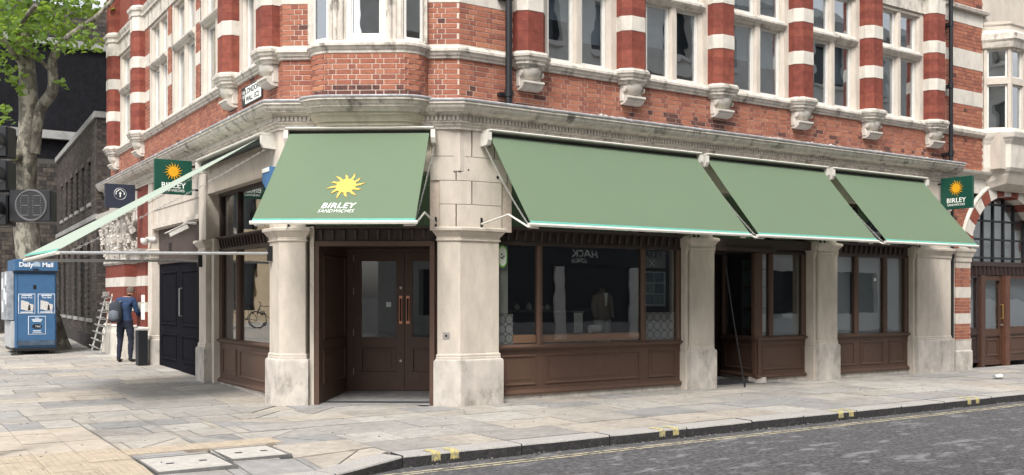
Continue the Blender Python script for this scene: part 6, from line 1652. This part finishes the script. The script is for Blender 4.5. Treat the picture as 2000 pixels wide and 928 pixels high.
mb = MB(fbp); mb.rows([[(rx * math.cos(t) * (1 if abs(math.cos(t)) < .7 else .92), ry * math.sin(t), z) for t in [2 * PI * k / 14 for k in range(14)]] for rx, ry, z in ((.10, .06, -.24), (.155, .10, -.20), (.165, .115, -.05), (.155, .11, .10), (.13, .09, .19), (.07, .05, .23))], close=True, capends=True); mb.build('bag_body', BPM, bp2, smooth=60)
mb = MB(fbp); mb.rows([[(rx * math.cos(t), -.06 + ry * math.sin(t), z) for t in [2 * PI * k / 12 for k in range(12)]] for rx, ry, z in ((.08, .05, -.2), (.12, .085, -.15), (.115, .08, .0), (.07, .05, .04))], close=True, capends=True); mb.build('front_pocket', BPG, bp2, smooth=60)
for x in (-.09, .09): MB(fbp).tube([(x, .05, -.18), (x, .24, -.05), (x, .27, .12), (x, .10, .24), (x * .6, .02, .2)], .018, 6).build('strap', BPG, bp2)
rk = thing('wire_rack', 'leaning grey wire newspaper rack against the sooty wing', 'rack', (4.45, 25.9, .2))
ra0, ra1 = unproj(180, 683, 23.6), unproj(196, 690, 23.2); rt0, rt1 = unproj(207, 578, 24.0), unproj(220, 574, 23.7)
mb = MB()
for a, b in ((ra0, rt0), (ra1, rt1)): MB().tube([tuple(a), tuple(b)], .022, 6).build('rail', mat('rack_wire', (.32, .32, .30), .5, .2, 10, metal=.3), rk)
RW = MATS['rack_wire']
for k in range(8):
    t = .06 + .88 * k / 7; a, b = ra0.lerp(rt0, t), ra1.lerp(rt1, t)
    f0 = Vector((-.10, -.10, .05)); 
    MB().tube([tuple(a), tuple(a + f0), tuple(b + f0), tuple(b)], .014, 5).build('wire_pocket', RW, rk)
    MB().tube([tuple(a), tuple(b)], .014, 5).build('rung', RW, rk)
MB().tube([tuple(unproj(213, 684, 23.7)), tuple(rt1)], .014, 6).build('prop_leg', RW, rk)
MB().cbox(rt0.x - .08, rt0.x + .12, rt0.y - .05, rt0.y, rt0.z - .02, rt0.z + .10, .005).build('header_plate', RW, rk)
bn = thing('litter_bin', 'narrow black litter bin in front of the white pier by the left street door', 'bin', (4.62, 21.75, .12))
fbn = lambda a, b, c: (4.70 + a, 21.55 + b, .125 + c)
MB(fbn).cbox(-.10, .10, -.13, .13, 0, .74, .01).build('body', BLACK, bn); MB(fbn).cbox(-.115, .115, -.145, .145, .74, .785, .01).build('rim', mat('rim_pale', (.35, .34, .33), .6), bn)

# ================================================================== across the streets (seen mirrored in the glass)
op = thing('opposite_building', 'pale stone building across the right-hand street, mirrored in the shop windows', 'building', (15, -4, 0))
OY = -4.0
fo = lambda s, o, z: (s, OY + o, z)
ohs = []
for k in range(16):
    for z0, z1 in ((4.6, 6.6), (7.6, 9.4), (10.9, 12.8)): ohs.append((-9.5 + 3.2 * k, -8.0 + 3.2 * k, z0, z1))
for k in range(10): ohs.append((-9.6 + 5.0 * k, -5.6 + 5.0 * k, .8, 2.7))
OPS = mat('opposite_stone', (.62, .61, .58), .85, .12, 2)
ow_ = wall_with_holes(MB(fo), -12, 44, 0, 14.2, ohs, -.4, 0).build('wall', OPS, op)
for h in ohs:
    MB(fo).box(h[0], h[1], -.3, -.28, h[2], h[3]).build('window', mat('opposite_pane', (.03, .035, .04), .08, .2, 2), op)
    if h[2] > 4: MB(fo).box(h[0] - .1, h[1] + .1, -.1, .14, h[2] - .15, h[2]).build('sill', OPS, op)
for z, d in ((3.5, .25), (10.0, .4), (7.0, .15), (13.85, .55)): MB(fo).box(-12, 44, -.3, d, z, z + .35).build('cornice', OPS, op)
MB(fo).box(-12, 44, -9, -8.9, 0, 14.2).build('rear_wall', OPS, op); MB(fo).box(-12, 44, -9, -.01, 14.2, 14.3).build('roof', LEAD, op)
MB(fo).box(16.0, 30.0, 0.0, .12, 2.72, 3.42).build('fascia', mat('fascia_dark', (.015, .017, .022), .4), op)
text('HACK', .42, fo(22.0, .125, 3.13), (-1, 0, 0), (0, 0, 1), LETTER, op); text('LONDO', .19, fo(21.75, .125, 2.86), (-1, 0, 0), (0, 0, 1), LETTER, op)
MB(fo).box(13.0, 33.0, -.02, .05, 0, 2.72).build('dark_shopfront', mat('front_dark', (.02, .022, .028), .3), op)
for k in range(6):  # pale uprights and risers added to lighten the mirror image in the glass
    MB(fo).box(13.4 + 3.6 * k, 13.9 + 3.6 * k, 0.05, .16, 0, 2.70).build('pilaster', OPS, op)
    MB(fo).box(13.9 + 3.6 * k, 17.0 + 3.6 * k, 0.05, .10, 0, .62).build('stall_riser', mat('riser_grey', (.25, .25, .26), .6), op)
opv = struct(MB().cbox(-30, 60, -4.0, 0.9, -.3, -.005, .01).build('opposite_pavement', SLABS[0]), 'pavement on the far side of the right-hand street')
sb = thing('sandstone_building', 'sandy stone building along the left street, mirrored in the left shop window', 'building', (-8, 47, 0))
SBM = mat('sandstone', (.46, .37, .25), .85, .1, 3); fsb = lambda s, o, z: (s, 46 - o, z)
shl = [(-22 + 3.4 * k, -20.4 + 3.4 * k, z0, z1) for k in range(6) for z0, z1 in ((.9, 3.3), (4.8, 7.0))]
wall_with_holes(MB(fsb), -24, 0.3, 0, 9.5, shl, -.5, 0).build('wall', SBM, sb)
for h in shl: MB(fsb).box(h[0], h[1], -.35, -.3, h[2], h[3]).build('window', MATS['opposite_pane'], sb)
MB(fsb).box(-24.2, .35, -.3, .2, 4.0, 4.3).build('string_course', SBM, sb)
MB(fsb).box(-24, -1.0, -8, -7.9, 0, 9.5).build('rear_wall', SBM, sb)
BKM = mat('bike_black', (.02, .02, .022), .4)
for i, (bx, by_) in enumerate(((-2.4, 36.5), (-1.5, 36.9), (-3.4, 36.2))):
    bk_ = thing('bicycle', ('black bicycle mirrored at the centre of the left shop window', 'black bicycle mirrored at the right of the left shop window', 'black bicycle mirrored at the left of the left shop window')[i], 'bicycle', (bx, by_, .34), 'parked bicycles')
    ang = .25 + .2 * i; fk = lambda s, o, z, bx=bx, by_=by_, ang=ang: (bx + s * math.cos(ang) - o * math.sin(ang), by_ + s * math.sin(ang) + o * math.cos(ang), .335 + z)
    for wx in (-.52, .52):
        wh = MB(fk).tube([(wx + .33 * math.cos(t), 0, .34 + .33 * math.sin(t)) for t in [2 * PI * k / 24 for k in range(25)]], .02, 6).build('wheel', BKM, bk_)
        mb = MB(fk)
        for k in range(6): t = PI * k / 6; mb.tube([(wx + .32 * math.cos(t), 0, .34 + .32 * math.sin(t)), (wx - .32 * math.cos(t), 0, .34 - .32 * math.sin(t))], .004, 4)
        mb.build('spokes', STEEL, wh)
    for nm, pts in (('top_tube', [(-.18, 0, .86), (.38, 0, .88)]), ('down_tube', [(-.05, 0, .34), (.40, 0, .80)]), ('seat_tube', [(-.05, 0, .34), (-.20, 0, .92)]), ('chain_stay', [(-.52, 0, .34), (-.05, 0, .34)]), ('seat_stay', [(-.52, 0, .34), (-.18, 0, .86)]), ('fork', [(.52, 0, .34), (.36, 0, .96)]), ('handlebar', [(.36, -.28, 1.02), (.36, 0, .98), (.36, .28, 1.02)])): MB(fk).tube(pts, .018, 6).build(nm, BKM, bk_)
    MB(fk).cbox(-.34, -.08, -.06, .06, .93, .97, .01).build('saddle', BKM, bk_)
